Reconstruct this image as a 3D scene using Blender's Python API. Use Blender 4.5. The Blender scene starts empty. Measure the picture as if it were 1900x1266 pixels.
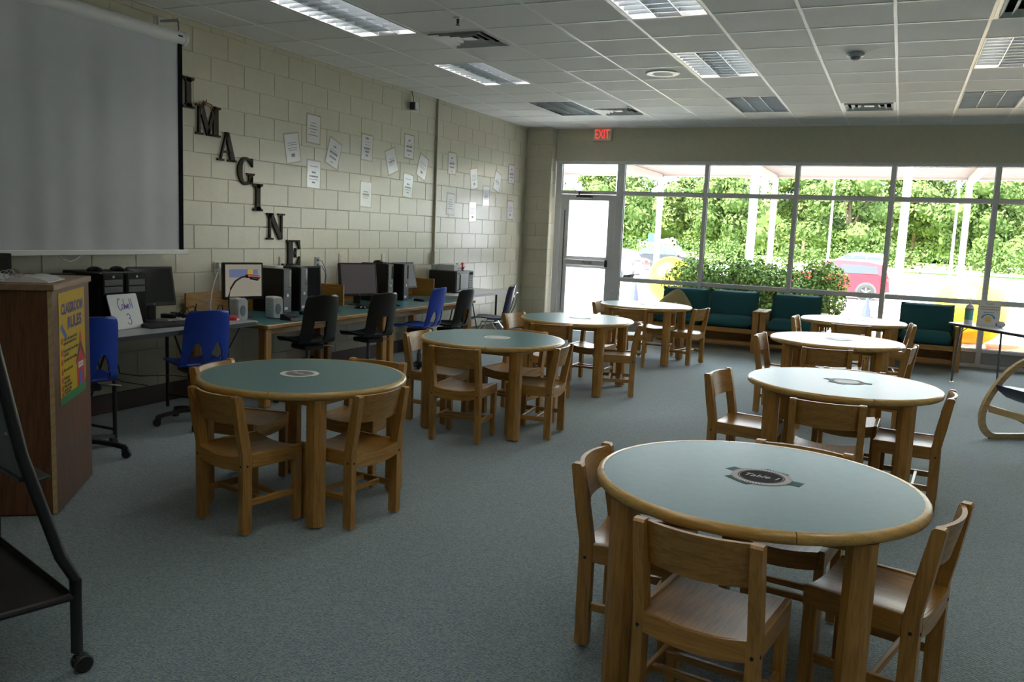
import bpy, bmesh, math, random
from math import sin, cos, pi, radians, sqrt, atan2
from mathutils import Vector, Matrix

random.seed(7)
SC = bpy.context.scene
COL = SC.collection

# ------------------------------------------------------------------ camera
cam_d = bpy.data.cameras.new('camera')
cam_d.sensor_width = 36.0
cam_d.lens = 29.8186
cam_d.clip_start = 0.05
cam_d.clip_end = 600
cam = bpy.data.objects.new('camera', cam_d)
COL.objects.link(cam)
_R = (0.908871, 0.414947, 0.042090)
_U = (-0.091453, 0.099813, 0.990794)
_F = (-0.406926, 0.904354, -0.128665)
cam.matrix_world = Matrix(((_R[0], _U[0], -_F[0], 5.48993), (_R[1], _U[1], -_F[1], 0.0),
                           (_R[2], _U[2], -_F[2], 1.53458), (0, 0, 0, 1)))
SC.camera = cam

# ------------------------------------------------------------------ world, sun, exposure
world = bpy.data.worlds.new('sky')
SC.world = world
world.use_nodes = True
_bg = world.node_tree.nodes['Background']
_bg.inputs[0].default_value = (0.83, 0.92, 1.0, 1)
_bg.inputs[1].default_value = 3.0

sun_d = bpy.data.lights.new('sun', 'SUN')
sun_d.energy = 9.0
sun_d.angle = 0.01
sun_d.color = (1.0, 0.95, 0.86)
sun = bpy.data.objects.new('sun', sun_d)
COL.objects.link(sun)
sun.rotation_euler = (radians(38), 0, radians(-28))

# sampling portal filling the glazed opening of the window wall
por_d = bpy.data.lights.new('window_portal', 'AREA')
por_d.shape = 'RECTANGLE'
por_d.size = 9.2
por_d.size_y = 2.55
por_d.cycles.is_portal = True
por = bpy.data.objects.new('window_portal', por_d)
COL.objects.link(por)
por.location = (5.0, 12.80, 1.36)
por.rotation_euler = (radians(-90), 0, 0)

vs = SC.view_settings
vs.view_transform = 'Standard'
vs.look = 'None'
vs.gamma = 1.0
vs.use_curve_mapping = False
vs.exposure = 2.1
SC.cycles.max_bounces = 10
SC.cycles.diffuse_bounces = 6
SC.cycles.glossy_bounces = 4
SC.cycles.transparent_max_bounces = 12
SC.cycles.sample_clamp_indirect = 6.0
SC.cycles.caustics_reflective = False
SC.cycles.caustics_refractive = False
SC.cycles.use_denoising = True

# ------------------------------------------------------------------ materials
def _new(name):
    m = bpy.data.materials.new(name)
    m.use_nodes = True
    nt = m.node_tree
    return m, nt, nt.nodes['Principled BSDF']

def N(nt, t, **kw):
    n = nt.nodes.new(t)
    for k, v in kw.items():
        setattr(n, k, v)
    return n

def coords(nt, scale=(1, 1, 1), kind='Object', rnd=True):
    tc = N(nt, 'ShaderNodeTexCoord')
    mp = N(nt, 'ShaderNodeMapping')
    mp.inputs['Scale'].default_value = scale
    nt.links.new(tc.outputs[kind], mp.inputs[0])
    if rnd:
        oi = N(nt, 'ShaderNodeObjectInfo')
        mu = N(nt, 'ShaderNodeMath', operation='MULTIPLY')
        mu.inputs[1].default_value = 37.0
        nt.links.new(oi.outputs['Random'], mu.inputs[0])
        cb = N(nt, 'ShaderNodeCombineXYZ')
        for i in range(3):
            nt.links.new(mu.outputs[0], cb.inputs[i])
        nt.links.new(cb.outputs[0], mp.inputs['Location'])
    return mp.outputs[0]

def ramp(nt, stops):
    r = N(nt, 'ShaderNodeValToRGB')
    el = r.color_ramp.elements
    while len(el) < len(stops):
        el.new(0.5)
    for e, (p, c) in zip(el, stops):
        e.position = p
        e.color = (c[0], c[1], c[2], 1)
    return r

def plain(name, col, rough=0.5, metal=0.0, var=0.06, scale=14, bump=0.0, spec=0.5, coat=0.0, bscale=None):
    """procedural material: base colour with a little noise variation and fine relief"""
    m, nt, b = _new(name)
    co = coords(nt, (scale,) * 3)
    no = N(nt, 'ShaderNodeTexNoise')
    no.inputs['Detail'].default_value = 3
    nt.links.new(co, no.inputs['Vector'])
    lo = tuple(max(0, c * (1 - var)) for c in col)
    hi = tuple(min(1, c * (1 + var)) for c in col)
    r = ramp(nt, [(0.3, lo), (0.7, hi)])
    nt.links.new(no.outputs[0], r.inputs[0])
    nt.links.new(r.outputs[0], b.inputs['Base Color'])
    b.inputs['Roughness'].default_value = rough
    b.inputs['Metallic'].default_value = metal
    b.inputs['Specular IOR Level'].default_value = spec
    b.inputs['Coat Weight'].default_value = coat
    b.inputs['Coat Roughness'].default_value = 0.15
    if bump:
        n2 = N(nt, 'ShaderNodeTexNoise')
        n2.inputs['Detail'].default_value = 2
        c2 = coords(nt, ((bscale or scale * 8),) * 3)
        nt.links.new(c2, n2.inputs['Vector'])
        bp = N(nt, 'ShaderNodeBump')
        bp.inputs['Strength'].default_value = bump
        bp.inputs['Distance'].default_value = 0.002
        nt.links.new(n2.outputs[0], bp.inputs['Height'])
        nt.links.new(bp.outputs[0], b.inputs['Normal'])
    return m

def wood(name, axis, c0, c1, c2, rough=0.38, coat=0.22, s=1.0):
    m, nt, b = _new(name)
    sc = [26 * s, 26 * s, 26 * s]
    sc['xyz'.index(axis)] = 1.6 * s
    co = coords(nt, tuple(sc))
    no = N(nt, 'ShaderNodeTexNoise')
    no.inputs['Detail'].default_value = 6
    no.inputs['Roughness'].default_value = 0.62
    no.inputs['Distortion'].default_value = 0.7
    nt.links.new(co, no.inputs['Vector'])
    r = ramp(nt, [(0.30, c0), (0.5, c1), (0.68, c2)])
    nt.links.new(no.outputs[0], r.inputs[0])
    # cathedral figure: slow bands
    sc2 = [5 * s, 5 * s, 5 * s]
    sc2['xyz'.index(axis)] = 0.9 * s
    wv = N(nt, 'ShaderNodeTexWave', wave_type='RINGS')
    wv.inputs['Scale'].default_value = 1.6
    wv.inputs['Distortion'].default_value = 3.0
    wv.inputs['Detail'].default_value = 2
    nt.links.new(coords(nt, tuple(sc2)), wv.inputs['Vector'])
    mx = N(nt, 'ShaderNodeMixRGB', blend_type='MULTIPLY')
    mx.inputs[0].default_value = 0.33
    r2 = ramp(nt, [(0.0, (0.62, 0.55, 0.46)), (0.55, (1, 1, 1))])
    nt.links.new(wv.outputs[0], r2.inputs[0])
    nt.links.new(r.outputs[0], mx.inputs[1])
    nt.links.new(r2.outputs[0], mx.inputs[2])
    nt.links.new(mx.outputs[0], b.inputs['Base Color'])
    b.inputs['Roughness'].default_value = rough
    b.inputs['Coat Weight'].default_value = coat
    b.inputs['Coat Roughness'].default_value = 0.22
    bp = N(nt, 'ShaderNodeBump')
    bp.inputs['Strength'].default_value = 0.08
    bp.inputs['Distance'].default_value = 0.001
    nt.links.new(no.outputs[0], bp.inputs['Height'])
    nt.links.new(bp.outputs[0], b.inputs['Normal'])
    return m

OAK = [(0.30, 0.140, 0.028), (0.44, 0.228, 0.050), (0.51, 0.285, 0.075)]
oak = {a: wood('oak_' + a, a, *OAK) for a in 'xyz'}
RIM = [(0.50, 0.30, 0.075), (0.60, 0.385, 0.11), (0.66, 0.445, 0.15)]
oak_rim = wood('oak_edge', 'x', *RIM, rough=0.3)
LEC = [(0.085, 0.031, 0.011), (0.145, 0.057, 0.022), (0.19, 0.082, 0.034)]
lectern_wood = wood('lectern_veneer', 'z', *LEC, rough=0.42, s=0.8)
birch = {a: wood('birch_' + a, a, (0.50, 0.36, 0.17), (0.58, 0.43, 0.22), (0.64, 0.49, 0.27), rough=0.4, coat=0.15) for a in 'xy'}

def laminate():
    m, nt, b = _new('teal_laminate')
    no = N(nt, 'ShaderNodeTexNoise')
    no.inputs['Detail'].default_value = 5
    nt.links.new(coords(nt, (7, 7, 7)), no.inputs['Vector'])
    r = ramp(nt, [(0.3, (0.050, 0.165, 0.185)), (0.7, (0.060, 0.19, 0.21))])
    nt.links.new(no.outputs[0], r.inputs[0])
    nt.links.new(r.outputs[0], b.inputs['Base Color'])
    b.inputs['Roughness'].default_value = 0.31
    b.inputs['Specular IOR Level'].default_value = 0.42
    return m
M_lam = laminate()

def carpet():
    m, nt, b = _new('carpet_loop')
    co = coords(nt, (1, 1, 1), rnd=False)
    v = N(nt, 'ShaderNodeTexVoronoi')
    v.inputs['Scale'].default_value = 150
    nt.links.new(co, v.inputs['Vector'])
    r = ramp(nt, [(0.0, (0.060, 0.105, 0.135)), (0.30, (0.105, 0.165, 0.195)), (0.55, (0.175, 0.225, 0.24)), (0.80, (0.25, 0.275, 0.26)), (1.0, (0.13, 0.21, 0.245))])
    nt.links.new(v.outputs['Color'], r.inputs[0])
    # diagonal rows of loops
    wv = N(nt, 'ShaderNodeTexWave')
    wv.inputs['Scale'].default_value = 34
    wv.inputs['Distortion'].default_value = 1.6
    wv.inputs['Detail'].default_value = 1
    mp = N(nt, 'ShaderNodeMapping')
    mp.inputs['Rotation'].default_value = (0, 0, radians(33))
    tc = N(nt, 'ShaderNodeTexCoord')
    nt.links.new(tc.outputs['Object'], mp.inputs[0])
    nt.links.new(mp.outputs[0], wv.inputs['Vector'])
    mx = N(nt, 'ShaderNodeMixRGB', blend_type='MULTIPLY')
    mx.inputs[0].default_value = 0.75
    r2 = ramp(nt, [(0.2, (0.55, 0.57, 0.60)), (0.75, (1.25, 1.24, 1.22))])
    nt.links.new(wv.outputs[0], r2.inputs[0])
    nt.links.new(r.outputs[0], mx.inputs[1])
    nt.links.new(r2.outputs[0], mx.inputs[2])
    # broad traffic wear
    n3 = N(nt, 'ShaderNodeTexNoise')
    n3.inputs['Scale'].default_value = 0.55
    n3.inputs['Detail'].default_value = 4
    nt.links.new(co, n3.inputs['Vector'])
    r3 = ramp(nt, [(0.35, (0.98, 1.07, 1.12)), (0.65, (1.10, 1.21, 1.27))])
    nt.links.new(n3.outputs[0], r3.inputs[0])
    m3 = N(nt, 'ShaderNodeMixRGB', blend_type='MULTIPLY')
    m3.inputs[0].default_value = 1
    nt.links.new(mx.outputs[0], m3.inputs[1])
    nt.links.new(r3.outputs[0], m3.inputs[2])
    nt.links.new(m3.outputs[0], b.inputs['Base Color'])
    b.inputs['Roughness'].default_value = 0.9
    b.inputs['Specular IOR Level'].default_value = 0.25
    b.inputs['Sheen Weight'].default_value = 0.5
    bp = N(nt, 'ShaderNodeBump')
    bp.inputs['Strength'].default_value = 0.6
    bp.inputs['Distance'].default_value = 0.003
    nt.links.new(v.outputs['Distance'], bp.inputs['Height'])
    nt.links.new(bp.outputs[0], b.inputs['Normal'])
    return m
M_carpet = carpet()

def glass(name, tint=(0.93, 0.96, 0.95), refl=0.07):
    m = bpy.data.materials.new(name)
    m.use_nodes = True
    nt = m.node_tree
    nt.nodes.clear()
    out = N(nt, 'ShaderNodeOutputMaterial')
    tr = N(nt, 'ShaderNodeBsdfTransparent')
    tr.inputs[0].default_value = (*tint, 1)
    gl = N(nt, 'ShaderNodeBsdfGlossy')
    gl.inputs['Roughness'].default_value = 0.02
    fr = N(nt, 'ShaderNodeFresnel')
    fr.inputs[0].default_value = 1.45
    mx = N(nt, 'ShaderNodeMixShader')
    nt.links.new(fr.outputs[0], mx.inputs[0])
    nt.links.new(tr.outputs[0], mx.inputs[1])
    nt.links.new(gl.outputs[0], mx.inputs[2])
    nt.links.new(mx.outputs[0], out.inputs[0])
    return m
M_glass = glass('window_glass')

def film():
    m = bpy.data.materials.new('white_window_film')
    m.use_nodes = True
    nt = m.node_tree
    nt.nodes.clear()
    out = N(nt, 'ShaderNodeOutputMaterial')
    tl = N(nt, 'ShaderNodeBsdfTranslucent')
    no = N(nt, 'ShaderNodeTexNoise')
    no.inputs['Scale'].default_value = 3
    r = ramp(nt, [(0.3, (0.93, 0.94, 0.95)), (0.7, (0.98, 0.98, 0.98))])
    nt.links.new(no.outputs[0], r.inputs[0])
    nt.links.new(r.outputs[0], tl.inputs[0])
    tr = N(nt, 'ShaderNodeBsdfTransparent')
    mx = N(nt, 'ShaderNodeMixShader')
    mx.inputs[0].default_value = 0.12
    nt.links.new(tl.outputs[0], mx.inputs[1])
    nt.links.new(tr.outputs[0], mx.inputs[2])
    nt.links.new(mx.outputs[0], out.inputs[0])
    return m
M_film = film()

def emit(name, col, strength, base=(0.8, 0.8, 0.8)):
    m, nt, b = _new(name)
    no = N(nt, 'ShaderNodeTexNoise')
    no.inputs['Scale'].default_value = 4
    r = ramp(nt, [(0.2, tuple(c * 0.97 for c in col)), (0.8, col)])
    nt.links.new(no.outputs[0], r.inputs[0])
    nt.links.new(r.outputs[0], b.inputs['Emission Color'])
    b.inputs['Emission Strength'].default_value = strength
    b.inputs['Base Color'].default_value = (*base, 1)
    return m

M_wall = plain('cream_block_paint', (0.57, 0.54, 0.42), 0.28, var=0.03, scale=5, bump=0.10, bscale=90, spec=0.6)
M_mortar = plain('painted_mortar', (0.54, 0.51, 0.40), 0.5, var=0.04, scale=9)
M_plaster = plain('cream_wall_paint', (0.62, 0.59, 0.455), 0.45, var=0.03, scale=3, bump=0.1, bscale=120)
M_base = plain('brown_vinyl_base', (0.075, 0.045, 0.034), 0.5, var=0.08)
M_tile = plain('ceiling_tile_white', (0.80, 0.80, 0.785), 0.9, var=0.05, scale=60, bump=0.5, bscale=220)
M_tee = plain('white_grid_metal', (0.86, 0.85, 0.82), 0.45, var=0.02)
M_alu = plain('anodised_aluminium', (0.74, 0.74, 0.77), 0.4, metal=0.0, var=0.04, scale=4)
M_alud = plain('aluminium_gasket', (0.08, 0.08, 0.085), 0.5)
M_panel = plain('grey_kick_panel', (0.34, 0.335, 0.35), 0.5)
M_louv = plain('bright_louvre', (0.52, 0.57, 0.63), 0.28, metal=0.9, var=0.02)
M_black = plain('black_plastic', (0.014, 0.014, 0.016), 0.38, var=0.15)
M_blackgl = plain('black_gloss', (0.010, 0.010, 0.012), 0.14, var=0.15)
M_darkgrey = plain('charcoal_plastic', (0.045, 0.045, 0.05), 0.4)
M_grey = plain('grey_plastic', (0.36, 0.38, 0.40), 0.45)
M_white = plain('white_plastic', (0.80, 0.80, 0.80), 0.4, var=0.02)
M_offwhite = plain('off_white_plastic', (0.60, 0.645, 0.68), 0.45, var=0.03)
M_ivory = plain('ivory_plate', (0.72, 0.66, 0.52), 0.4, var=0.03)
M_chrome = plain('chrome', (0.75, 0.76, 0.78), 0.15, metal=1.0, var=0.02)
M_steel = plain('dark_steel', (0.16, 0.16, 0.17), 0.35, metal=0.8)
M_bluep = plain('royal_blue_plastic', (0.018, 0.065, 0.50), 0.33, var=0.05, coat=0.2)
M_navyp = plain('navy_plastic', (0.012, 0.022, 0.07), 0.3, coat=0.2)
M_blackp = plain('black_chair_shell', (0.012, 0.012, 0.013), 0.36)
M_screenm = plain('projector_fabric', (0.58, 0.60, 0.65), 0.75, var=0.015, scale=2)
M_letter = plain('dark_bronze_letter', (0.030, 0.023, 0.015), 0.55, var=0.15, spec=0.2)
M_paper = plain('laminated_paper', (0.80, 0.78, 0.80), 0.16, var=0.02, spec=0.7)
M_paperb = plain('tan_paper_border', (0.48, 0.38, 0.27), 0.2, var=0.05)
M_ink = plain('grey_ink', (0.16, 0.16, 0.17), 0.5)
M_inkb = plain('black_ink', (0.02, 0.02, 0.02), 0.5)
M_greytop = plain('grey_table_laminate', (0.46, 0.49, 0.53), 0.35, var=0.05, scale=60)
M_whitetop = plain('white_table_laminate', (0.74, 0.75, 0.78), 0.3, var=0.03, scale=40)
M_teal = plain('teal_upholstery', (0.018, 0.115, 0.140), 0.85, var=0.12, scale=120, bump=0.4, bscale=500)
M_navyf = plain('navy_leather', (0.018, 0.026, 0.10), 0.4, var=0.1)
M_tan = plain('tan_burlap', (0.40, 0.34, 0.16), 0.95, var=0.22, scale=160, bump=0.5, bscale=500)
M_red = plain('red_plastic', (0.55, 0.012, 0.015), 0.3, coat=0.4)
M_redbag = plain('red_bag', (0.75, 0.05, 0.06), 0.35)
M_cable = plain('black_cable', (0.012, 0.012, 0.012), 0.45)
M_bcable = plain('blue_cable', (0.05, 0.15, 0.5), 0.45)
M_wcable = plain('white_cable', (0.7, 0.7, 0.68), 0.45)
M_yellowpaper = plain('yellow_poster', (0.62, 0.42, 0.012), 0.3, var=0.04)
M_greenp = plain('green_print', (0.03, 0.25, 0.08), 0.35)
M_purple = plain('purple_print', (0.05, 0.03, 0.22), 0.4)
M_bluepr = plain('blue_print', (0.05, 0.12, 0.45), 0.4)
M_redpr = plain('red_print', (0.55, 0.03, 0.03), 0.4)
M_brownpr = plain('brown_print', (0.10, 0.03, 0.02), 0.4)
M_marker = plain('purple_marker', (0.10, 0.05, 0.30), 0.5)
M_tealtape = plain('green_tape', (0.018, 0.09, 0.085), 0.6, spec=0.2)
M_slate = plain('slate_print', (0.03, 0.03, 0.038), 0.8, spec=0.1)
M_ringpr = plain('silver_ring_print', (0.42, 0.42, 0.46), 0.7, var=0.25, scale=180, spec=0.15)
M_orn = plain('copper_wire', (0.24, 0.10, 0.04), 0.4, metal=0.5, var=0.3)

# ------------------------------------------------------------------ mesh helpers
class MB:
    def __init__(self):
        self.v, self.f = [], []
    def add(self, vs, fs, M=None):
        o = len(self.v)
        if M is not None:
            vs = [tuple(M @ Vector(p)) for p in vs]
        self.v += [tuple(p) for p in vs]
        self.f += [tuple(i + o for i in f) for f in fs]
        return self
    def box(self, x0, x1, y0, y1, z0, z1, M=None):
        return self.add([(x0, y0, z0), (x1, y0, z0), (x1, y1, z0), (x0, y1, z0), (x0, y0, z1), (x1, y0, z1), (x1, y1, z1), (x0, y1, z1)],
                        [(3, 2, 1, 0), (4, 5, 6, 7), (0, 1, 5, 4), (1, 2, 6, 5), (2, 3, 7, 6), (3, 0, 4, 7)], M)
    def cbox(self, x0, x1, y0, y1, z0, z1, b=0.004, M=None):
        """box with every edge chamfered by b"""
        b = min(b, (x1 - x0) * .45, (y1 - y0) * .45, (z1 - z0) * .45)
        X, Y, Z = (x0, x1), (y0, y1), (z0, z1)
        vs, idx = [], {}
        for i in (0, 1):
            for j in (0, 1):
                for k in (0, 1):
                    sx, sy, sz = (b if i == 0 else -b), (b if j == 0 else -b), (b if k == 0 else -b)
                    for a, p in enumerate(((X[i], Y[j] + sy, Z[k] + sz), (X[i] + sx, Y[j], Z[k] + sz), (X[i] + sx, Y[j] + sy, Z[k]))):
                        idx[i, j, k, a] = len(vs)
                        vs.append(p)
        g = lambda *q: [idx[t] for t in q]
        fs = []
        for s in (0, 1):
            fs.append(g((s, 0, 0, 0), (s, 1, 0, 0), (s, 1, 1, 0), (s, 0, 1, 0)))
            fs.append(g((0, s, 0, 1), (1, s, 0, 1), (1, s, 1, 1), (0, s, 1, 1)))
            fs.append(g((0, 0, s, 2), (1, 0, s, 2), (1, 1, s, 2), (0, 1, s, 2)))
        for s in (0, 1):
            for t in (0, 1):
                fs.append(g((s, t, 0, 0), (s, t, 1, 0), (s, t, 1, 1), (s, t, 0, 1)))
                fs.append(g((s, 0, t, 0), (s, 1, t, 0), (s, 1, t, 2), (s, 0, t, 2)))
                fs.append(g((0, s, t, 1), (1, s, t, 1), (1, s, t, 2), (0, s, t, 2)))
        for i in (0, 1):
            for j in (0, 1):
                for k in (0, 1):
                    fs.append(g((i, j, k, 0), (i, j, k, 1), (i, j, k, 2)))
        return self.add(vs, fs, M)
    def lathe(self, prof, n=24, M=None, a0=0.0, a1=2 * pi, closed=True):
        full = abs(a1 - a0 - 2 * pi) < 1e-6
        m = n if full else n + 1
        vs = []
        for i in range(m):
            a = a0 + (a1 - a0) * i / n
            vs += [(r * cos(a), r * sin(a), z) for r, z in prof]
        k = len(prof)
        fs = []
        for i in range(n):
            j = (i + 1) % m
            for q in range(k - 1):
                fs.append((i * k + q, j * k + q, j * k + q + 1, i * k + q + 1))
            if closed:
                fs.append((i * k + k - 1, j * k + k - 1, j * k, i * k))
        if not closed and full:
            if prof[0][0] > 1e-6:
                fs.append(tuple(i * k for i in range(n))[::-1])
            if prof[-1][0] > 1e-6:
                fs.append(tuple(i * k + k - 1 for i in range(n)))
        if not full and closed:
            fs.append(tuple(range(k))[::-1])
            fs.append(tuple(n * k + q for q in range(k)))
        return self.add(vs, fs, M)
    def cyl(self, r, z0, z1, n=16, M=None, r2=None):
        return self.lathe([(r, z0), (r if r2 is None else r2, z1)], n, M, closed=False)
    def prism(self, poly, d0, d1, M=None):
        """2-D outline in local xy, extruded along z from d0 to d1"""
        n = len(poly)
        vs = [(x, y, d0) for x, y in poly] + [(x, y, d1) for x, y in poly]
        fs = [tuple(range(n))[::-1], tuple(range(n, 2 * n))] + [(i, (i + 1) % n, n + (i + 1) % n, n + i) for i in range(n)]
        return self.add(vs, fs, M)
    def sweep(self, path, prof, up=(0, 0, 1), M=None, cap=True, loop=False):
        """sweep a closed 2-D profile [(side, up)] along a polyline"""
        P = [Vector(p) for p in path]
        n, k = len(P), len(prof)
        up = Vector(up)
        vs = []
        last = None
        for i, p in enumerate(P):
            if loop:
                t = P[(i + 1) % n] - P[i - 1]
            else:
                t = P[min(i + 1, n - 1)] - P[max(i - 1, 0)]
            t.normalize()
            s = t.cross(up)
            if s.length < 1e-4:
                s = last if last is not None else t.orthogonal()
            s.normalize()
            if last is not None and s.dot(last) < 0 and abs(t.dot(up)) > .9:
                s = -s
            last = s
            u = s.cross(t)
            vs += [tuple(p + s * a + u * b) for a, b in prof]
        fs = []
        for i in range(n if loop else n - 1):
            j = (i + 1) % n
            for q in range(k):
                fs.append((i * k + q, i * k + (q + 1) % k, j * k + (q + 1) % k, j * k + q))
        if cap and not loop:
            fs.append(tuple(range(k))[::-1])
            fs.append(tuple((n - 1) * k + q for q in range(k)))
        return self.add(vs, fs, M)
    def tube(self, path, r, n=8, M=None, loop=False):
        return self.sweep(path, [(r * cos(2 * pi * i / n), r * sin(2 * pi * i / n)) for i in range(n)], (0.0123, 0.0057, 1), M, loop=loop)
    def mesh(self, name, mat, angle=32):
        me = bpy.data.meshes.new(name)
        me.from_pydata(self.v, [], self.f)
        bm = bmesh.new()
        bm.from_mesh(me)
        bmesh.ops.recalc_face_normals(bm, faces=bm.faces)
        bm.to_mesh(me)
        bm.free()
        if angle:
            me.shade_smooth()
            me.set_sharp_from_angle(angle=radians(angle))
        me.materials.append(mat)
        return me
    def build(self, name, mat, parent=None, angle=32, loc=None, rot=None):
        return obj(name, self.mesh(name, mat, angle), parent, loc, rot)

def obj(name, me, parent=None, loc=None, rot=None):
    o = bpy.data.objects.new(name, me)
    COL.objects.link(o)
    if parent is not None:
        o.parent = parent
    if loc is not None:
        o.location = loc
    if rot is not None:
        o.rotation_euler = rot
    return o

def tag(o, label=None, cat=None, group=None, kind=None):
    if label: o['label'] = label
    if cat: o['category'] = cat
    if group: o['group'] = group
    if kind: o['kind'] = kind
    return o

def thing(name, label, cat, loc=(0, 0, 0), rz=0.0, group=None):
    o = bpy.data.objects.new(name, None)
    o.empty_display_size = 0.1
    COL.objects.link(o)
    o.location = loc
    o.rotation_euler = (0, 0, rz)
    return tag(o, label, cat, group)

def copy_tree(o, parent=None, kids=None):
    c = o.copy()
    COL.objects.link(c)
    c.parent = parent
    for ch in KIDS.get(o, ()):
        copy_tree(ch, c)
    return c

KIDS = {}
def index_kids(root):
    KIDS[root] = list(root.children)
    for c in KIDS[root]:
        index_kids(c)

def T(x=0, y=0, z=0): return Matrix.Translation((x, y, z))
def RX(a): return Matrix.Rotation(a, 4, 'X')
def RY(a): return Matrix.Rotation(a, 4, 'Y')
def RZ(a): return Matrix.Rotation(a, 4, 'Z')

def rrect(w, h, r, n=4, cx=0, cy=0):
    pts = []
    for sx, sy, a in ((1, 1, 0), (-1, 1, pi / 2), (-1, -1, pi), (1, -1, 3 * pi / 2)):
        for i in range(n + 1):
            t = a + pi / 2 * i / n
            pts.append((cx + sx * (w / 2 - r) + r * cos(t), cy + sy * (h / 2 - r) + r * sin(t)))
    return pts

def text_mesh(txt, size, mat, depth=0.0004, shear=0.0, bold=0.0, align='CENTER', width=None, sx=1.0):
    cu = bpy.data.curves.new('lettering', 'FONT')
    cu.body = txt
    cu.size = size
    cu.align_x = align
    cu.align_y = 'CENTER'
    cu.extrude = depth
    cu.shear = shear
    cu.offset = bold
    cu.resolution_u = 3
    o = bpy.data.objects.new('lettering', cu)
    COL.objects.link(o)
    bpy.context.view_layer.update()
    me = bpy.data.meshes.new_from_object(o)
    bpy.data.objects.remove(o)
    bpy.data.curves.remove(cu)
    xs = [v.co.x for v in me.vertices]
    if width and xs and max(xs) > min(xs):
        k = width / (max(xs) - min(xs))
        for v in me.vertices: v.co.x *= k
    elif sx != 1.0:
        for v in me.vertices: v.co.x *= sx
    me.materials.clear()
    me.materials.append(mat)
    return me

# frames: local (u right, v up, w out of the surface)
M_WL = Matrix(((0, 0, 1, 0), (1, 0, 0, 0), (0, 1, 0, 0), (0, 0, 0, 1)))    # on the left wall: u = +y, v = z, w = +x
M_WB = Matrix(((1, 0, 0, 0), (0, 0, -1, 0), (0, 1, 0, 0), (0, 0, 0, 1)))   # on the window wall: u = +x, v = z, w = -y

# ------------------------------------------------------------------ the room
H = 3.1474          # ceiling
YB = 12.654         # window wall
XR = 11.0           # right wall (out of view)
YN = -4.5           # rear wall (behind the camera)
TL = 0.6096
GX = 5.3053         # a ceiling grid line
GY = 6.3883

fl = MB().box(-0.2, XR + .2, YN - .2, YB + .16, -0.12, 0).build('floor', M_carpet)
tag(fl, 'grey-green loop pile carpet covering the whole room', 'floor', kind='structure')

# left wall of painted concrete blocks
wl = MB().box(-0.25, -0.004, YN, YB, 0, H + .3).build('wall_left', M_mortar)
tag(wl, 'cream painted concrete block wall behind the computers', 'wall', kind='structure')
BZ0 = 1.4714 - 7 * 0.2032        # bed joint nearest the floor
BW, BH = 0.4064, 0.2032
cells = []
k = -1
z = BZ0 - BH
row = -8
while z < H:
    z0, z1 = max(z, 0.0), min(z + BH, H)
    # course whose lower bed is number `row`; head joints at y = 5.911 + .4064 m (whole) on course 7, halves on course 6
    off = 0.0 if (row % 2 == 1) else 0.5
    m0 = int((YN - 5.911) / BW) - 1
    for m in range(m0, 40):
        y0 = 5.911 + (m + off) * BW
        y1 = y0 + BW
        if y1 <= YN or y0 >= YB: continue
        y0, y1 = max(y0, YN), min(y1, YB)
        if z1 - z0 > 0.03 and y1 - y0 > 0.03:
            cells.append((y0, y1, z0, z1))
    z += BH
    row += 1
cam_p = Vector((5.49, 0, 1.53))
def vis(c):
    y0, y1, z0, z1 = c
    if y1 < 3.75 or z1 < .12: return False
    if y1 < 5.15 and z1 > 1.30 and z0 < 2.85: return False
    return True
shown = sorted([c for c in cells if vis(c)], key=lambda c: -((c[1] - c[0]) * (c[3] - c[2])) / ((Vector((0, (c[0] + c[1]) / 2, (c[2] + c[3]) / 2)) - cam_p).length ** 3))
shown, more = shown[:300], shown[300:]
rest = more + [c for c in cells if not vis(c)]
bmesh_cache = {}
g = 0.003
for y0, y1, z0, z1 in shown:
    key = (round(y1 - y0, 3), round(z1 - z0, 3))
    if key not in bmesh_cache:
        bmesh_cache[key] = MB().cbox(-0.05, 0.0, g, key[0] - g, g, key[1] - g, 0.002).mesh('block', M_wall)
    obj('block', bmesh_cache[key], wl, (0, y0, z0))
mb = MB()
for y0, y1, z0, z1 in rest:
    mb.box(-0.05, 0.0, y0 + g, y1 - g, z0 + g, z1 - g)
tag(mb.build('blocks_out_of_view', M_wall, wl), kind='stuff')

# window wall: pier by the corner, header, right-hand jamb
wb = MB().box(-0.25, 0.42, YB - .19, YB + .25, 0, H + .3).build('wall_back', M_mortar)
tag(wb, 'cream wall with a pier and header framing the window wall', 'wall', kind='structure')
MB().box(0.42, XR, YB, YB + .25, 2.66, H + .3).build('header', M_plaster, wb)
MB().box(9.30, XR, YB, YB + .25, 0, 2.66).build('right_pier', M_plaster, wb)
pc = {}
for i, (y0, z0) in enumerate([(0, BZ0 + j * BH) for j in range(-1, 16)]):
    z1 = min(z0 + BH, H); z0 = max(z0, 0.0)
    if z1 - z0 < .03: continue
    for (x0, x1) in (((0.0, .42),) if i % 2 else ((0.0, .21), (.21, .42))):
        key = (round(x1 - x0, 3), round(z1 - z0, 3))
        if key not in pc:
            pc[key] = MB().cbox(.003, key[0] - .003, 0, .05, .003, key[1] - .003, .003).mesh('block', M_wall)
        obj('block', pc[key], wb, (x0 + (.006 if x1 > .3 else 0), YB - .196, z0))
    key2 = ('s', round(z1 - z0, 3))
    if key2 not in pc:
        pc[key2] = MB().cbox(-.05, 0, .003, .187, .003, key2[1] - .003, .003).mesh('reveal_block', M_wall)
    obj('reveal_block', pc[key2], wb, (.4285, YB - .19, z0))

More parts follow.
